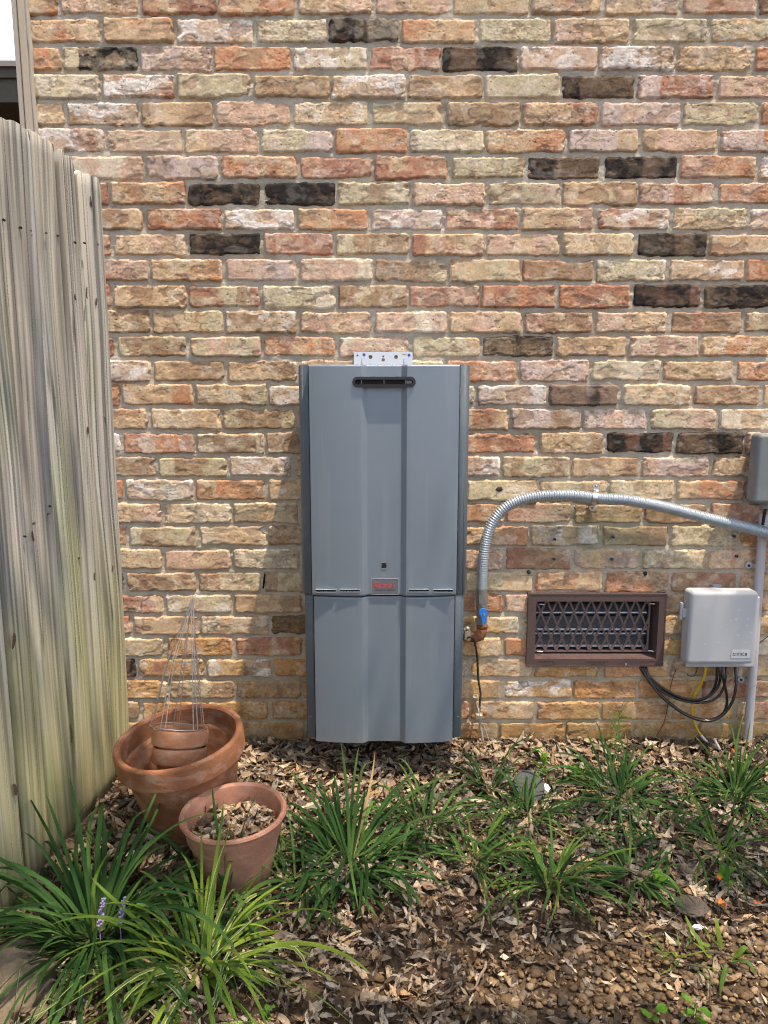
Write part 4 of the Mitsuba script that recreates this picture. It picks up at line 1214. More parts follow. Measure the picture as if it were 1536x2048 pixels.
disc = lathe([(0.0, 0.132), (0.06, 0.130), (0.095, 0.124), (0.097, 0.11)], 40)
disc.vertices[:, 2] += (meshkit.fbm(disc.vertices * 40, 3) - 0.5) * 0.015
part(pt, 'potting_soil', place(disc, PP['pos'], PP['axis']), 'soil_mat', True)

# wire trellis cone standing on the nested pots
tr = thing('wire_trellis', 'small cone-shaped wire trellis standing on the nested pots', 'trellis')
apex = at(384, 1196, BIG['pos'][1] + 0.05)
yt = -0.325
RL = loc_of(SP, SPAX)
ringc = RL((0.0, 0.0, 0.108))
ring_pts, mid_pts = [], []
for a in np.linspace(0, 2 * np.pi, 41):
    ring_pts.append(RL((0.067 * math.cos(a) - 0.008, 0.057 * math.sin(a), 0.108 - 0.004 * math.cos(a))))
part(tr, 'base_ring', tube(ring_pts, 0.0014, 6, caps=False), 'wire_mat', True)
for k in range(5):
    a = 2 * np.pi * k / 5 + 0.35
    for da, off in ((-0.10, -1), (0.10, 1)):
        q0 = RL((0.067 * math.cos(a + da) - 0.008, 0.057 * math.sin(a + da), 0.108))
        mid = q0 * 0.47 + apex * 0.53 + np.array([-0.010 * (1 if k in (2, 3) else 0.1), 0, 0])
        top = apex + np.array([off * 0.0025, 0, -0.004 * k])
        part(tr, 'leg', tube([q0, q0 * 0.75 + mid * 0.25, mid, mid * 0.4 + top * 0.6, top], 0.0012, 6, smooth_path=20), 'wire_mat', True)
    mid_pts.append(ringc * 0.47 + apex * 0.53 + np.array([0.037 * math.cos(a), 0.03 * math.sin(a), 0]))
mid_pts.append(mid_pts[0])
part(tr, 'upper_ring', tube(mid_pts, 0.0012, 6, caps=False, smooth_path=40), 'wire_mat', True)

# ------------------------------------------------------------------ rock, slate, drain cap, paper
def lump(scale, seed, amp=0.35, sub=4, freq=1.6):
    m = trimesh.creation.icosphere(sub, 1.0)
    d = 1 + amp * (meshkit.fbm(m.vertices * freq + seed * 7.7, 4) - 0.5) * 2
    m.vertices = m.vertices * d[:, None] * np.asarray(scale)
    return m


m = lump((0.11, 0.14, 0.075), 3, 0.35, 5)
m.apply_translation(on_ground(10, 1985) + [-0.035, 0, -0.005])
single('edging_rock', m, 'rock_mat', True, 'pale brown rock at the foot of the fence in the lower left corner', 'rock')
m = lump((0.035, 0.031, 0.010), 8, 0.32, 4, 2.6)
m.vertices[:, 2] = np.clip(m.vertices[:, 2], -0.01, 0.0085)
m.apply_translation(on_ground(1381, 1827) + [0, 0, 0.018])
single('flat_stone', m, 'slate_mat', 30, 'flat dark slate stone lying among leaves at the gravel edge', 'stone')
m = lathe([(0, 0.012), (0.040, 0.012), (0.0435, 0.009), (0.0435, -0.03), (0, -0.03)], 40)
m = place(m, on_ground(1056, 1597) + [0, 0.0, 0.034], (0.0, -0.8, 0.6))
single('drain_cap', m, 'lid_mat', 30, 'round grey drain cap half hidden by grass blades', 'drain cap')


def crumple(pos, size, seed, squash=(1, 1, 0.5)):
    r = np.random.default_rng(seed)
    m = trimesh.creation.icosphere(2, 1.0)
    d = 0.6 + 0.8 * meshkit.noise(m.vertices * 1.8 + seed)
    m.vertices = m.vertices * d[:, None] * size * np.asarray(squash)
    m.apply_translation(pos)
    return m


single('paper_scrap', crumple(on_ground(1090, 1597) + [0, 0, 0.03], 0.014, 4, (1, 0.6, 0.9)), 'white_mat', False, 'crumpled white paper scrap beside the drain cap', 'paper scrap')
single('paper_scrap', crumple(on_ground(1394, 1866) + [0, 0, 0.014], 0.010, 9, (1.2, 0.7, 0.5)), 'white_mat', False, 'small white paper bit on the gravel below the flat stone', 'paper scrap')
for k, (u, v, lab) in enumerate([(1464, 1498, 'shorter orange plastic stub among the lilyturf by the grey pipe'), (1470, 1493, 'taller orange plastic stub among the lilyturf by the grey pipe')]):
    p0 = at(u, v + 14, -0.10)
    single('orange_marker', rbox(p0[0] - 0.0035, p0[0] + 0.0035, p0[1] - 0.002, p0[1] + 0.002, p0[2], p0[2] + (0.024 if k == 0 else 0.036), 0.0012, 8), 'orange_mat', False, lab, 'marker')

# ------------------------------------------------------------------ leaves, pebbles, twigs
def leaf_mesh(pos, L, W, yaw, pitch, roll, curl, pal, seed, lobed=False):
    r = np.random.default_rng(seed)
    n, a = 8, 3
    s = np.linspace(0, 1, n)
    q = r.uniform(0.45, 0.72)
    w = np.sin(np.pi * s ** (0.7 if q > 0.6 else 1.0)) ** 0.8 * (0.55 + 0.45 * ss(0, q, s))
    if lobed:
        w = w * (0.72 + 0.38 * np.abs(np.sin(s * np.pi * 3.0 + 0.4)))
    w = np.maximum(w, 0.04)
    w[0] = 0.05
    w[-1] = 0.03
    t = np.linspace(-1, 1, a)
    S, Tt = np.meshgrid(s, t, indexing='ij')
    jag = 1 + r.normal(0, 0.10, (n, a))
    X = (S - 0.5) * L
    Y = Tt * w[:, None] * W / 2 * jag
    fold = r.uniform(0.1, 0.9) * r.choice([-1, 1])
    Z = np.abs(Tt) * w[:, None] * W / 2 * fold + curl * L * (S - 0.5) ** 2 * 2 + r.normal(0, 0.0012, (n, a)) + 0.12 * L * r.normal() * (S - 0.5) * Tt
    Y = Y + L * 0.12 * r.normal() * (S - 0.5) ** 2
    v = np.stack([X, Y, Z], -1).reshape(-1, 3)
    cy, sy, cp, sp_, cr, sr = math.cos(yaw), math.sin(yaw), math.cos(pitch), math.sin(pitch), math.cos(roll), math.sin(roll)
    Rz = np.array([[cy, -sy, 0], [sy, cy, 0], [0, 0, 1]])
    Ry = np.array([[cp, 0, sp_], [0, 1, 0], [-sp_, 0, cp]])
    Rx = np.array([[1, 0, 0], [0, cr, -sr], [0, sr, cr]])
    v = v @ (Rz @ Ry @ Rx).T + pos
    uv = np.stack([np.full(len(v), pal + (seed % 61 + 1.5) / 64), np.tile((t + 1) / 2, n)], 1)
    return v, grid_faces(a, n), uv


def merged(ms):
    o, vs, fs, us = 0, [], [], []
    for v, f, uv in ms:
        vs.append(v); fs.append(f + o); us.append(uv); o += len(v)
    return (np.vstack(vs), np.vstack(fs)), np.vstack(us)


def project(p):
    d = np.asarray(p) - CAM
    z = d @ FWD
    return 768 + FOC * d[..., 0] / z, 1024 - FOC * (d @ UP) / z


pots_xy = [(BIG['pos'][:2], 0.105), (PP['pos'][:2], 0.095)]


def gravel_amount(u, v):
    """How much of the ground at this place is bare gravel rather than leaves."""
    g_ = ss(1840, 1960, v + (u - 1100) * 0.14)
    return g_ * ss(820, 1080, u)


r = np.random.default_rng(21)
small, big = [], []
N = 9000
sd = 5000
for k in range(N):
    y_ = -1.25 + 1.245 * r.random() ** 0.9
    x_ = r.uniform(-0.86, 1.40)
    u, v = project((x_, y_, 0.0))
    u, v = float(u), float(v)
    sd += 1
    if x_ < -0.775 - 0.05 * (-y_):
        continue
    ga = gravel_amount(u, v)
    if r.random() < ga * 0.84:
        continue
    bare = math.exp(-((u - 1060) / 130) ** 2 - ((v - 1815) / 45) ** 2)
    if r.random() < bare * 0.75:
        continue
    if any(np.hypot(x_ - c[0], y_ - c[1]) < q for c, q in pots_xy):
        continue
    L = float(np.clip(r.normal(0.050, 0.016), 0.024, 0.09))
    if v > 1790:
        L *= 0.72
    W = L * r.uniform(0.18, 0.36)
    near = 1 - ss(-0.02, -0.5, y_)
    z_ = float(gz(x_, y_)) + 0.004 + 0.022 * r.random() ** 1.5 * (1 - 0.6 * ga)
    mound = 0.004 * math.exp(-((y_ + 0.06) / 0.12) ** 2)
    pal = int(r.choice(8, p=[0.23, 0.17, 0.18, 0.10, 0.11, 0.07, 0.10, 0.04]))
    if 900 < u < 1300 and v > 1760 and r.random() < 0.5:
        pal = int(r.choice([4, 7, 1]))
    m = leaf_mesh((x_, y_, z_ + mound), L, W, r.uniform(0, 6.283), r.normal(0, 0.22), r.normal(0, 0.40), r.normal(0, 0.22), pal, sd, r.random() < 0.07)
    area = L * W / ((y_ + DIST) ** 2)
    inside = 0 < u < 1536 and v < 2048
    (big if inside else small).append((area, z_, m) if inside else m)
big.sort(key=lambda t: -(t[0] * (0.5 + (t[1] + 0.01) * 20)))
singles = [t[2] for t in big[:300]]
small += [t[2] for t in big[300:]]
for v, f, uv in singles:
    single('fallen_leaf', (v, f), 'litter_mat', True, 'curled dry brown leaf lying in the leaf litter of the bed', 'leaf', 'dry leaves on the ground', uv=uv)
# shredded fragments
frag = []
for k in range(12000):
    y_ = -1.25 + 1.245 * r.random()
    x_ = r.uniform(-0.86, 1.40)
    u, v = project((x_, y_, 0.0))
    if x_ < -0.775 - 0.05 * (-y_) or r.random() < gravel_amount(float(u), float(v)) * 0.4 or any(np.hypot(x_ - c[0], y_ - c[1]) < q for c, q in pots_xy):
        continue
    L = r.uniform(0.008, 0.026)
    t = r.uniform(0, 6.283)
    h = float(gz(x_, y_)) + 0.003 + 0.016 * r.random()
    d1 = np.array([math.cos(t), math.sin(t), r.normal(0, 0.4)]) * L / 2
    d2 = np.array([-math.sin(t), math.cos(t), r.normal(0, 0.5)]) * L * r.uniform(0.1, 0.35)
    p0 = np.array([x_, y_, h])
    vv = np.array([p0 - d1, p0 + d2 * 0.8, p0 + d1, p0 - d2])
    pal = int(r.choice([0, 1, 2, 4, 5, 7, 3], p=[0.10, 0.20, 0.10, 0.28, 0.05, 0.23, 0.04]))
    frag.append((vv, np.array([[0, 1, 2], [0, 2, 3]]), np.stack([np.full(4, pal + (k % 61 + 1.5) / 64), np.array([0.5, 1, 0.5, 0])], 1)))
m, uv = merged(small + frag)
single('leaf_litter', m, 'litter_mat', True, 'layer of dry leaf litter and shreds covering the bed', 'leaf litter', kind='stuff', uv=uv)

# pebbles
ico = trimesh.creation.icosphere(1, 1.0)
icob = trimesh.creation.icosphere(2, 1.0)
peb = []
for k in range(9000):
    x_, y_ = r.uniform(-0.45, 0.95), -1.25 + 0.75 * r.random()
    u, v = (float(t) for t in project((x_, y_, 0)))
    ga = gravel_amount(u, v)
    if r.random() > ga * 0.95 * (0.55 + 0.9 * float(meshkit.fbm(np.array([x_ * 9, y_ * 9, 3.0]), 2))) + 0.05:
        continue
    sz = float(np.clip(r.lognormal(math.log(0.0050), 0.45), 0.0024, 0.0125))
    sc3 = np.array([1.0, r.uniform(0.62, 0.95), r.uniform(0.45, 0.75)]) * sz
    peb.append((sz / (y_ + DIST), x_, y_, sc3, r.uniform(0, 6.283), r.normal(0, 0.3), k))
peb.sort(key=lambda t: -t[0])
rest, n_single = [], 0
for a_, x_, y_, sc3, t, tilt, k in peb:
    b_ = icob if n_single < 300 else ico
    d = 1 + 0.38 * (meshkit.noise(b_.vertices * 1.5 + k * 3.3) - 0.5)
    v = b_.vertices * d[:, None] * sc3
    v = v @ np.array([[math.cos(tilt), 0, -math.sin(tilt)], [0, 1, 0], [math.sin(tilt), 0, math.cos(tilt)]])
    v = v @ np.array([[math.cos(t), math.sin(t), 0], [-math.sin(t), math.cos(t), 0], [0, 0, 1]])
    v = v + [x_, y_, float(gz(x_, y_)) + 0.003 + sc3[2] * 0.2 + 0.003 * ((k * 37) % 11) / 11]
    pal = int(np.random.default_rng(k).choice(7, p=[0.24, 0.2, 0.15, 0.15, 0.07, 0.11, 0.08]))
    uv = np.stack([np.full(len(v), pal + (k % 61 + 1.5) / 64), np.zeros(len(v))], 1)
    uu, vv_ = project(np.array([x_, y_, 0.0]))
    if n_single < 300 and 0 < uu < 1536 and vv_ < 2048:
        single('pebble', (v, b_.faces), 'pebble_mat', True, 'smooth brown river pebble in the gravel patch', 'pebble', 'brown pebbles in the gravel', uv=uv)
        n_single += 1
    else:
        rest.append((v, b_.faces, uv))
m, uv = merged(rest)
single('gravel', m, 'pebble_mat', True, 'brown pea gravel at the lower right of the bed', 'gravel', kind='stuff', uv=uv)

# filling of the plastic pot
fill = []
for k in range(220):
    a_, q_ = r.uniform(0, 6.283), 0.093 * math.sqrt(r.random())
    sc3 = np.array([1, 0.8, 0.6]) * float(np.clip(r.lognormal(math.log(0.0062), 0.3), 0.003, 0.012))
    d = 1 + 0.38 * (meshkit.noise(ico.vertices * 1.5 + k * 5.1) - 0.5)
    v = ico.vertices * d[:, None] * sc3 + PL((q_ * math.cos(a_), q_ * math.sin(a_), 0.131 + 0.006 * r.random()))
    fill.append((v, ico.faces, np.stack([np.full(len(v), int(r.choice([0, 1, 4, 4, 3])) + (k % 61 + 1.5) / 64), np.zeros(len(v))], 1)))
m, uv = merged(fill)
single('pot_gravel', m, 'pebble_mat', True, 'gravel filling the dusty pink plastic pot', 'gravel', kind='stuff', uv=uv)
fl = []
for k in range(95):
    a_, q_ = r.uniform(0, 6.283), 0.085 * math.sqrt(r.random())
    L = r.uniform(0.022, 0.052)
    pal = int(r.choice(8, p=[0.23, 0.17, 0.2, 0.12, 0.1, 0.06, 0.09, 0.03]))
    lf = leaf_mesh(PL((q_ * math.cos(a_), q_ * math.sin(a_), 0.137 + 0.012 * r.random())), L, L * r.uniform(0.25, 0.5), r.uniform(0, 6.28), r.normal(0, 0.35), r.normal(0, 0.5), r.normal(0, 0.4), pal, 70000 + k)
    if k < 30:
        single('fallen_leaf', lf[:2], 'litter_mat', True, 'dry brown leaf lying on the gravel in the plastic pot', 'leaf', 'dry leaves in the plastic pot', uv=lf[2])
    else:
        fl.append(lf)
m, uv = merged(fl)
single('pot_litter', m, 'litter_mat', True, 'leaf shreds lying on the gravel in the plastic pot', 'leaf litter', kind='stuff', uv=uv)

# leaf caught at the fence end
lf = leaf_mesh(at(256, 1372, -0.10) + [0.0, 0, 0], 0.034, 0.016, 1.2, 1.2, 0.4, 0.5, 2, 81234)
single('fallen_leaf', lf[:2], 'litter_mat', True, 'single grey leaf caught on the end of the fence beside the bricks', 'leaf', uv=lf[2])
# orange-sprayed leaves
for k, (u, v, lab) in enumerate([(1434, 1771, 'leaf with orange paint, uppermost of the orange ones at the right'), (1443, 1825, 'orange painted leaf right of the flat dark stone'), (1516, 1822, 'orange painted leaf at the right edge of the picture')]):
    p0 = on_ground(u, v) + [0, 0, 0.022]
    lf = leaf_mesh(p0, 0.030, 0.017, 0.6 + k, 0.35, 0.5, 0.5, 3, 83000 + k)
    single('painted_leaf', lf[:2], 'orange_mat', True, lab, 'leaf')

# twigs
twl = [(1100, 1755, 1005, 1742, 0.0014, 0, 'thin pale twig by the lilyturf at the bare soil'), (1350, 1790, 1440, 1785, 0.0024, 1, 'dark twig lying just above the flat stone'), (1210, 1900, 1410, 1960, 0.0022, 1, 'long dark twig running down from the flat stone over pebbles'),
       (1290, 1880, 1360, 1858, 0.0010, 0, 'thin pale stalk left of the flat stone'), (975, 1945, 940, 2010, 0.0030, 0, 'thick pale twig in the sunlit gravel at the bottom'), (925, 1975, 850, 2020, 0.0022, 1, 'dark twig left of the sunlit gravel at the bottom'),
       (760, 1790, 850, 1745, 0.0016, 0, 'pale twig right below the central lilyturf'), (1420, 2040, 1410, 1960, 0.0020, 1, 'bent dark twig standing up the gravel at the lower right'), (1250, 2030, 1380, 2040, 0.0016, 1, 'thin dark twig along the bottom edge between two seedlings'),
       (1025, 1830, 1110, 1845, 0.0034, 1, 'thick dark twig on the bare soil patch'), (1380, 1925, 1530, 1945, 0.0024, 1, 'dark twig under the bright grass tuft at the right edge'), (610, 1530, 660, 1528, 0.0020, 0, 'short pale twig in the shade below the heater'),
       (570, 1900, 640, 1915, 0.0010, 0, 'thin pale stalk right of the variegated lilyturf'), (500, 1545, 590, 1540, 0.0016, 0, 'pale twig between the large pot and the heater')]
for k, (u0, v0, u1, v1, rr, dk, lab) in enumerate(twl):
    p0, p1 = on_ground(u0, v0) + [0, 0, 0.024], on_ground(u1, v1) + [0, 0, 0.026]
    rt = np.random.default_rng(300 + k)
    pts = [p0 + (p1 - p0) * t + np.r_[rt.normal(0, 0.004, 2), rt.normal(0, 0.002)] for t in np.linspace(0, 1, 6)]
    single('twig', tube(pts, np.linspace(rr, rr * 0.6, 24), 7, smooth_path=24), 'twig_dark_mat' if dk else 'twig_mat', True, lab, 'twig', 'twigs on the ground')

# ------------------------------------------------------------------ lilyturf
def blade(base, az, elev, L, W, droop, pal, seed, n=12, keel=0.35, floor=True):
    r = np.random.default_rng(seed)
    s = np.linspace(0, 1, n)
    e = elev - droop * s ** 1.35
    if r.random() < 0.14:       # a kinked blade
        e = e - r.uniform(0.5, 1.3) * ss(0.0, 0.12, s - r.uniform(0.35, 0.75))
    a = az + r.normal(0, 0.38) * s ** 2
    d = np.stack([np.cos(e) * np.cos(a), np.cos(e) * np.sin(a), np.sin(e)], 1)
    p = base + np.vstack([[0, 0, 0], np.cumsum((d[1:] + d[:-1]) / 2 * L / (n - 1), axis=0)])
    if floor:
        p[:, 2] = np.maximum(p[:, 2], 0.014 + 0.012 * r.random())
    side_ = np.stack([-np.sin(a), np.cos(a), np.zeros(n)], 1)
    tw = r.normal(0, 0.5) * s + r.normal(0, 0.25)
    nrm = np.cross(d, side_)
    sd_ = side_ * np.cos(tw)[:, None] + nrm * np.sin(tw)[:, None]
    up = np.cross(d, sd_)
    w = W / 2 * np.minimum(1, 0.55 + 1.6 * s) * np.sqrt(np.clip(1 - s ** 3.2, 0.004, 1))
    v = np.stack([p - sd_ * w[:, None], p + up * (w * keel)[:, None], p + sd_ * w[:, None]], 1).reshape(-1, 3)
    uv = np.stack([pal + 0.02 + 0.86 * np.repeat(s, 3), np.tile([0.0, 0.5, 1.0], n)], 1)
    return v, grid_faces(3, n), uv


def clump(name, label, u, v, n, L, W, pals, seed, spread=0.03, elev=(0.35, 1.5), droop=(0.7, 2.0), n_parts=25, category='lilyturf plant', group=None, base=None, extra=(), azs=None):
    r = np.random.default_rng(seed)
    t = thing(name, label, category, group)
    b0 = on_ground(u, v) if base is None else np.asarray(base, float)
    out = []
    for k in range(n):
        a = r.uniform(0, 6.283) if azs is None else r.normal(*azs)
        q = spread * math.sqrt(r.random())
        bb = b0 + [q * math.cos(a), q * math.sin(a), 0.004]
        l = L * np.clip(r.normal(0.82, 0.26), 0.28, 1.25)
        if r.random() < 0.07:      # last year's dead blades
            out.append((l * 0.5, blade(bb, a, r.uniform(0.05, 0.6), l * 0.8, W * 0.6, r.uniform(1.0, 2.2), 4, seed * 1000 + k)))
            continue
        out.append((l, blade(bb, a + r.normal(0, 0.35), r.uniform(*elev), l, W * r.uniform(0.75, 1.15), r.uniform(*droop), int(r.choice(pals)), seed * 1000 + k)))
    for k, (au, av, ay, dr_, pal) in enumerate(extra):      # blades seen singly in the photograph: tip and distance
        tip = at(au, av, ay)
        d = tip - b0
        l = np.linalg.norm(d) * (1 + dr_ * 0.12)
        out.append((9, blade(b0 + [0, 0, 0.004], math.atan2(d[1], d[0]), math.asin(np.clip(d[2] / np.linalg.norm(d), -1, 1)) + dr_ * 0.45, l, W * 0.9, dr_, pal, seed * 1000 + 700 + k)))
    out.sort(key=lambda z: -z[0])
    for l, (vv, ff, uu) in out[:n_parts]:
        part(t, 'blade', (vv, ff), 'blade_mat', True, uv=uu)
    if len(out) > n_parts:
        m, uv = merged([o[1] for o in out[n_parts:]])
        part(t, 'foliage', m, 'blade_mat', True, kind='stuff', uv=uv)
    return t


DK, LT = [0, 0, 1, 1, 2], [3, 5, 5, 2]
c1 = clump('lilyturf', 'large dark green lilyturf with purple flower spikes at the foot of the fence', 190, 1890, 180, 0.335, 0.0100, DK, 1, 0.045, (0.15, 1.35), (0.9, 2.3), 60,
           extra=[(312, 1520, -0.62, 0.25, 1), (342, 1548, -0.60, 0.3, 1), (147, 1552, -0.80, 0.1, 1), (92, 1598, -0.80, 0.2, 1), (372, 1612, -0.60, 0.9, 1), (0, 1728, -0.84, 1.2, 1), (183, 1680, -0.85, 0.2, 5), (305, 1700, -0.62, 0.8, 0), (10, 1855, -1.0, 1.1, 1), (60, 1990, -1.05, 1.3, 1), (140, 2030, -1.1, 1.3, 1), (245, 2030, -1.1, 1.3, 1)])
for u, v in ((203, 1822), (244, 1820)):
    p0 = at(u - 4, v + 26, -0.93)
    p1 = at(u + 4, v - 26, -0.93)
    sp_ = part(c1, 'flower_spike', tube([p0 + [0, 0, -0.06], p0, p1], 0.0013, 6), 'purple_mat', True, label='pale purple flower spike')
    ms = []
    rr = np.random.default_rng(int(u))
    for k in range(46):
        t = rr.random()
        m = trimesh.creation.icosphere(1, 0.0028 * (1.15 - 0.5 * t) * rr.uniform(0.7, 1.2))
        a = rr.uniform(0, 6.28)
        m.apply_translation(p0 * (1 - t) + p1 * t + np.array([math.cos(a), math.sin(a), 0]) * 0.0045 * (1.1 - 0.5 * t))
        ms.append(m)
    part(sp_, 'florets', join(ms), 'purple_mat', True, kind='stuff')
clump('lilyturf', 'bright yellow-green lilyturf, some blades white-edged, in front of the plastic pot', 402, 1945, 110, 0.27, 0.0088, [3, 5, 5, 2, 5, 13], 2, 0.055, (0.25, 1.4), (0.8, 2.2), 50,
      extra=[(455, 1672, -0.90, 0.25, 5), (443, 1690, -0.90, 0.3, 13), (470, 1655, -0.88, 0.5, 5), (545, 1880, -0.98, 1.0, 3), (255, 1895, -1.0, 1.2, 3), (505, 1855, -1.0, 0.3, 12), (255, 2000, -1.05, 1.2, 5), (520, 1990, -1.05, 1.2, 5)])
clump('lilyturf', 'broad dark green lilyturf right of the plastic pot, below the heater', 700, 1735, 140, 0.235, 0.0092, DK, 3, 0.07, (0.1, 1.15), (0.8, 2.2), 60,
      extra=[(692, 1488, -0.52, 0.1, 2), (725, 1478, -0.50, 0.1, 2), (629, 1542, -0.58, 0.2, 1), (580, 1545, -0.55, 0.4, 1), (577, 1650, -0.75, 0.9, 2), (800, 1560, -0.5, 0.3, 1), (655, 1585, -0.6, 0.2, 1), (740, 1580, -0.55, 0.2, 0), (597, 1830, -0.95, 1.3, 1), (765, 1510, -0.42, 0.1, 4), (690, 1830, -0.95, 1.4, 2), (890, 1540, -0.5, 0.7, 2)])
clump('lilyturf', 'lilyturf growing against the right side of the central lilyturf', 850, 1665, 48, 0.24, 0.0072, DK, 4, 0.05, (0.15, 1.2), (0.8, 2.2), 25)
clump('lilyturf', 'sparse lilyturf with tall straight blades by the earth rod', 975, 1590, 20, 0.21, 0.0075, DK, 5, 0.02, (0.2, 1.2), (0.7, 1.8), 22,
      extra=[(1062, 1435, -0.28, 0.2, 1), (1056, 1462, -0.30, 0.2, 2), (1100, 1490, -0.33, 0.7, 1), (945, 1520, -0.3, 0.2, 1), (925, 1490, -0.3, 0.6, 1)])
clump('lilyturf', 'lilyturf with yellowing blades left of the drain cap roots', 948, 1735, 42, 0.19, 0.0072, [0, 1, 1, 2, 5], 6, 0.035, (0.3, 1.35), (0.8, 2.0), 25)
clump('lilyturf', 'narrow lilyturf arching over the drain cap', 1055, 1645, 55, 0.19, 0.0066, DK, 7, 0.04, (0.3, 1.35), (0.8, 2.1), 25)
clump('lilyturf', 'lilyturf tuft hanging over bare dark soil at the bed edge', 1100, 1775, 62, 0.20, 0.0075, [0, 1, 1, 2, 5], 8, 0.035, (0.3, 1.4), (0.9, 2.2), 35,
      extra=[(1152, 1888, -0.98, 1.3, 5), (1185, 1845, -0.93, 1.3, 1), (1235, 1830, -0.9, 1.3, 2), (1030, 1790, -0.85, 1.2, 2)])
clump('lilyturf', 'dense dark lilyturf in front of the vent with a faded flower', 1240, 1600, 115, 0.20, 0.0066, [0, 0, 1, 1, 2], 9, 0.07, (0.2, 1.3), (0.7, 2.1), 35,
      extra=[(1197, 1440, -0.22, 0.15, 1), (1262, 1480, -0.3, 0.2, 1), (1180, 1460, -0.25, 0.3, 1)])
clump('lilyturf', 'low lilyturf below the dense one, above the flat stone', 1265, 1765, 45, 0.16, 0.0062, [0, 1, 1, 2], 10, 0.04, (0.3, 1.4), (0.9, 2.2), 25)
clump('lilyturf', 'lilyturf around the orange stubs at the foot of the grey pipe', 1468, 1600, 90, 0.22, 0.0076, [0, 1, 1, 2], 11, 0.04, (0.15, 1.4), (0.7, 2.0), 40,
      extra=[(1470, 1428, -0.2, 0.1, 2), (1505, 1448, -0.22, 0.15, 5), (1440, 1440, -0.2, 0.1, 1), (1400, 1475, -0.22, 0.25, 1)])
clump('lilyturf', 'small lilyturf below the one at the pipe, near the right edge', 1440, 1715, 32, 0.19, 0.0070, [0, 1, 2, 5], 12, 0.03, (0.2, 1.3), (0.7, 1.9), 25)
clump('lilyturf', 'loose lilyturf leaning toward the right between two others', 1335, 1680, 34, 0.19, 0.0066, [0, 0, 1, 1], 13, 0.05, (0.1, 1.1), (0.7, 1.9), 25)
clump('lilyturf', 'lilyturf tuft squeezed between the plastic pot and the left lilyturf', 455, 1820, 46, 0.22, 0.0095, DK, 14, 0.05, (0.15, 1.2), (0.8, 2.2), 30,
      extra=[(420, 1575, -0.72, 0.1, 1), (515, 1592, -0.70, 0.6, 1), (395, 1620, -0.72, 0.4, 0), (455, 1650, -0.78, 0.3, 1)])
clump('lilyturf', 'variegated lilyturf blades with white edges in the lower left corner', 25, 2085, 9, 0.17, 0.0085, [11, 12, 15], 15, 0.03, (0.6, 1.4), (0.2, 0.9), 9, extra=[(42, 1932, -1.12, 0.1, 11), (86, 1992, -1.12, 0.1, 12), (57, 1975, -1.12, 0.1, 11)])
clump('lilyturf', 'white-edged blades at the bottom edge below the variegated lilyturf', 400, 2070, 16, 0.14, 0.0075, [12, 13, 15], 16, 0.05, (0.2, 1.2), (0.6, 1.9), 14)
clump('lilyturf', 'short dark grass tuft below the central lilyturf at its left foot', 605, 1780, 40, 0.15, 0.0055, [0, 1, 1, 2], 17, 0.05, (0.3, 1.4), (0.6, 2.0), 20)

# ------------------------------------------------------------------ weeds and seedlings
def weed_leaf(p0, yaw, pitch, L, W, seed, mat='weed_mat'):
    v, f, uv = leaf_mesh((0, 0, 0), L, W, 0, 0, 0, -0.25, 0, seed)
    v[:, 0] += L / 2
    cy, sy, cp, sp_ = math.cos(yaw), math.sin(yaw), math.cos(pitch), math.sin(pitch)
    R = np.array([[cy, -sy, 0], [sy, cy, 0], [0, 0, 1]]) @ np.array([[cp, 0, -sp_], [0, 1, 0], [sp_, 0, cp]])
    return v @ R.T + p0, f


def weed(name, label, u, v, h, leaves, L, W, seed, cat='seedling', y=None):
    r = np.random.default_rng(seed)
    t = thing(name, label, cat)
    b0 = on_ground(u, v)
    top = b0 + [r.normal(0, 0.01), -0.01, h]
    part(t, 'stem', tube([b0, (b0 + top) / 2 + [0.004, 0, 0], top], 0.0012, 6), 'weed_mat', True)
    for k in range(leaves):
        q = (k + 1) / leaves
        p0 = b0 * (1 - q) + top * q
        part(t, 'leaf', weed_leaf(p0, r.uniform(0, 6.28) if k else -1.2, r.uniform(0.0, 0.8), L * r.uniform(0.7, 1.1), W * r.uniform(0.8, 1.1), seed * 10 + k), 'weed_mat', True)
    return t


weed('seedling', 'bright green seedling in sunlit leaves right of the earth rod', 1085, 1545, 0.075, 9, 0.030, 0.017, 51)
weed('seedling', 'bright green seedling just above the dense lilyturf at its left', 1155, 1565, 0.045, 6, 0.034, 0.022, 52)
weed('seedling', 'round-leaved green seedling on the litter near the right edge', 1440, 1770, 0.035, 4, 0.042, 0.032, 53)
weed('seedling', 'pale green vine leaves beside the low lilyturf above the stone', 1310, 1790, 0.050, 4, 0.042, 0.024, 54)
weed('seedling', 'small green seedling at the bottom edge among pebbles, left one', 1300, 2040, 0.030, 4, 0.028, 0.016, 55)
weed('seedling', 'small green seedling at the bottom edge among pebbles, right one', 1390, 2035, 0.040, 5, 0.030, 0.014, 56)
weed('seedling', 'tiny green seedling at the bottom edge below the light lilyturf', 535, 2035, 0.025, 4, 0.020, 0.013, 57)
clump('grass_tuft', 'bright green grass tuft on the gravel at the right edge', 1450, 1930, 9, 0.075, 0.0095, [2, 5, 5, 3], 61, 0.035, (0.2, 1.2), (0.4, 1.3), 14, category='grass tuft')
clump('grass_tuft', 'thin dark grass tuft on the gravel left of the bright tuft', 1365, 1930, 14, 0.07, 0.0035, [1, 2, 5], 62, 0.025, (0.3, 1.3), (0.3, 1.2), 12, category='grass tuft')
clump('grass_tuft', 'small pale grass sprout on the gravel below the flat stone', 1340, 1925, 5, 0.075, 0.0040, [3, 5], 63, 0.008, (0.6, 1.4), (0.3, 1.2), 5, category='grass tuft')
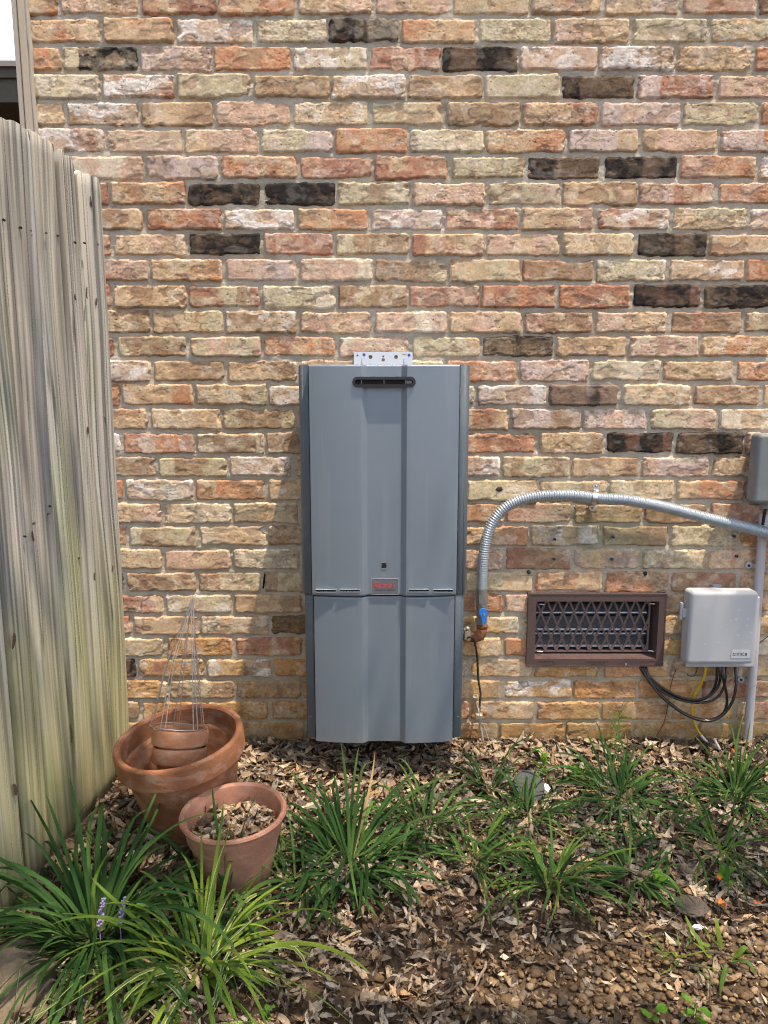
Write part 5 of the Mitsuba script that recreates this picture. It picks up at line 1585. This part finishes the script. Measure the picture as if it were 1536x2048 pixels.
# feathery dill-like weed against the wall
fw = thing('feathery_weed', 'feathery yellow-green weed against the bricks below the vent', 'weed')
b0 = on_ground(1222, 1520)
top = at(1240, 1425, -0.03)
part(fw, 'stem', tube([b0, (b0 + top) / 2 + [0.006, 0, 0], top], 0.0011, 6), 'weed_mat', True)
r = np.random.default_rng(77)
ms = []
for k in range(95):
    q_ = r.uniform(0.25, 1.0)
    p0 = b0 * (1 - q_) + top * q_
    ms.append(blade(p0, r.uniform(0, 6.28), r.uniform(0.1, 1.2), 0.055 * r.uniform(0.5, 1.2), 0.0011, r.uniform(0, 0.8), int(r.choice([2, 3, 5, 5])), 880000 + k, 6, floor=False))
m, uv = merged(ms)
m[0][:, 1] = np.minimum(m[0][:, 1], -0.008)
part(fw, 'foliage', m, 'blade_mat', True, kind='stuff', uv=uv)

# ------------------------------------------------------------------ the tree that shades the bed
tree = thing('shade_tree', 'leafy tree whose boughs reach over the bed from the right', 'tree')
SD = SUN / SUN[2]


def shade_foot(p):
    """Where the sun's ray through p meets the level of the ground."""
    p = np.asarray(p, float)
    return p[..., :2] - SD[:2] * p[..., 2:3]


sunny = [(on_ground(1010, 1505), 0.11), (on_ground(1120, 1515), 0.11), (on_ground(940, 1500), 0.08), (on_ground(1210, 1510), 0.07), (on_ground(735, 1590), 0.05), (on_ground(1000, 1960), 0.075), (on_ground(960, 1935), 0.06), (on_ground(1240, 1660), 0.05),
         (on_ground(620, 1585), 0.05), (on_ground(1500, 1640), 0.07), (on_ground(1420, 1600), 0.05), (on_ground(420, 1930), 0.06), (on_ground(450, 1720), 0.05), (on_ground(1130, 1700), 0.045), (on_ground(280, 1720), 0.05), (on_ground(1340, 1560), 0.05), (on_ground(800, 1980), 0.05), (on_ground(1400, 1990), 0.09)]
sunny += [(np.array([-0.79, -0.42, z]), 0.045) for z in (0.25, 0.35, 0.45, 0.55)] + [(np.array([-0.785, -0.27, z]), 0.04) for z in (1.0, 1.1, 1.2, 1.3)] + [(np.array([-0.82, -0.85, z]), 0.06) for z in (0.7, 0.9, 1.1)]
feet = np.array([shade_foot(p) for p, _ in sunny])
frad = np.array([q for _, q in sunny])
r = np.random.default_rng(99)
lv, lf_ = [], []
cnt = 0
n_cl = 180
for c in range(n_cl):
    fx, fy = r.uniform(-1.7, 2.1), -0.27 - 1.8 * r.random()
    if c % 29 == 0:
        fy = r.uniform(-0.2, 0.08)
    zc, sg_ = r.uniform(4.0, 6.2), 1.0
    ctr = np.array([fx + SD[0] * zc, fy + SD[1] * zc, zc])
    for k in range(26):
        p0 = ctr + r.normal(0, 1, 3) * [0.15 * sg_, 0.08 * sg_, 0.12]
        ft = shade_foot(p0)
        if (np.hypot(*(feet - ft).T) < frad).any() or ft[1] > 0.14:
            continue
        L, W = r.uniform(0.06, 0.10), r.uniform(0.028, 0.045)
        a, e = r.uniform(0, 6.283), r.normal(-0.2, 0.4)
        d = np.array([math.cos(a) * math.cos(e), math.sin(a) * math.cos(e), math.sin(e)])
        sdv = np.cross(d, [0, 0, 1])
        sdv = sdv / np.linalg.norm(sdv) * math.cos(r.normal(0, 0.5))
        lv += [p0 - d * L / 2, p0 + sdv * W / 2, p0 + d * L / 2, p0 - sdv * W / 2]
        lf_ += [[cnt, cnt + 1, cnt + 2], [cnt, cnt + 2, cnt + 3]]
        cnt += 4
part(tree, 'crown', (np.array(lv), np.array(lf_)), 'crown_mat', False, kind='stuff')
part(tree, 'trunk', tube([(3.1, -2.0, -0.1), (3.05, -1.98, 1.2), (2.9, -1.9, 2.4), (2.7, -1.8, 3.6)], [0.13, 0.11, 0.09, 0.075], 16), 'bark_mat', True)
for k, (x_, y_, z_) in enumerate([(1.2, -1.4, 4.9), (2.2, -1.5, 5.3), (0.2, -2.0, 5.1), (2.4, -2.6, 5.2), (1.4, -2.9, 5.0)]):
    part(tree, 'bough', tube([(2.82, -1.87, 2.9 + 0.1 * k), ((x_ + 2.8) / 2 + 0.1, (y_ - 1.87) / 2, 4.1), (x_, y_, z_)], np.linspace(0.05, 0.008, 24), 8, smooth_path=24), 'bark_mat', True)
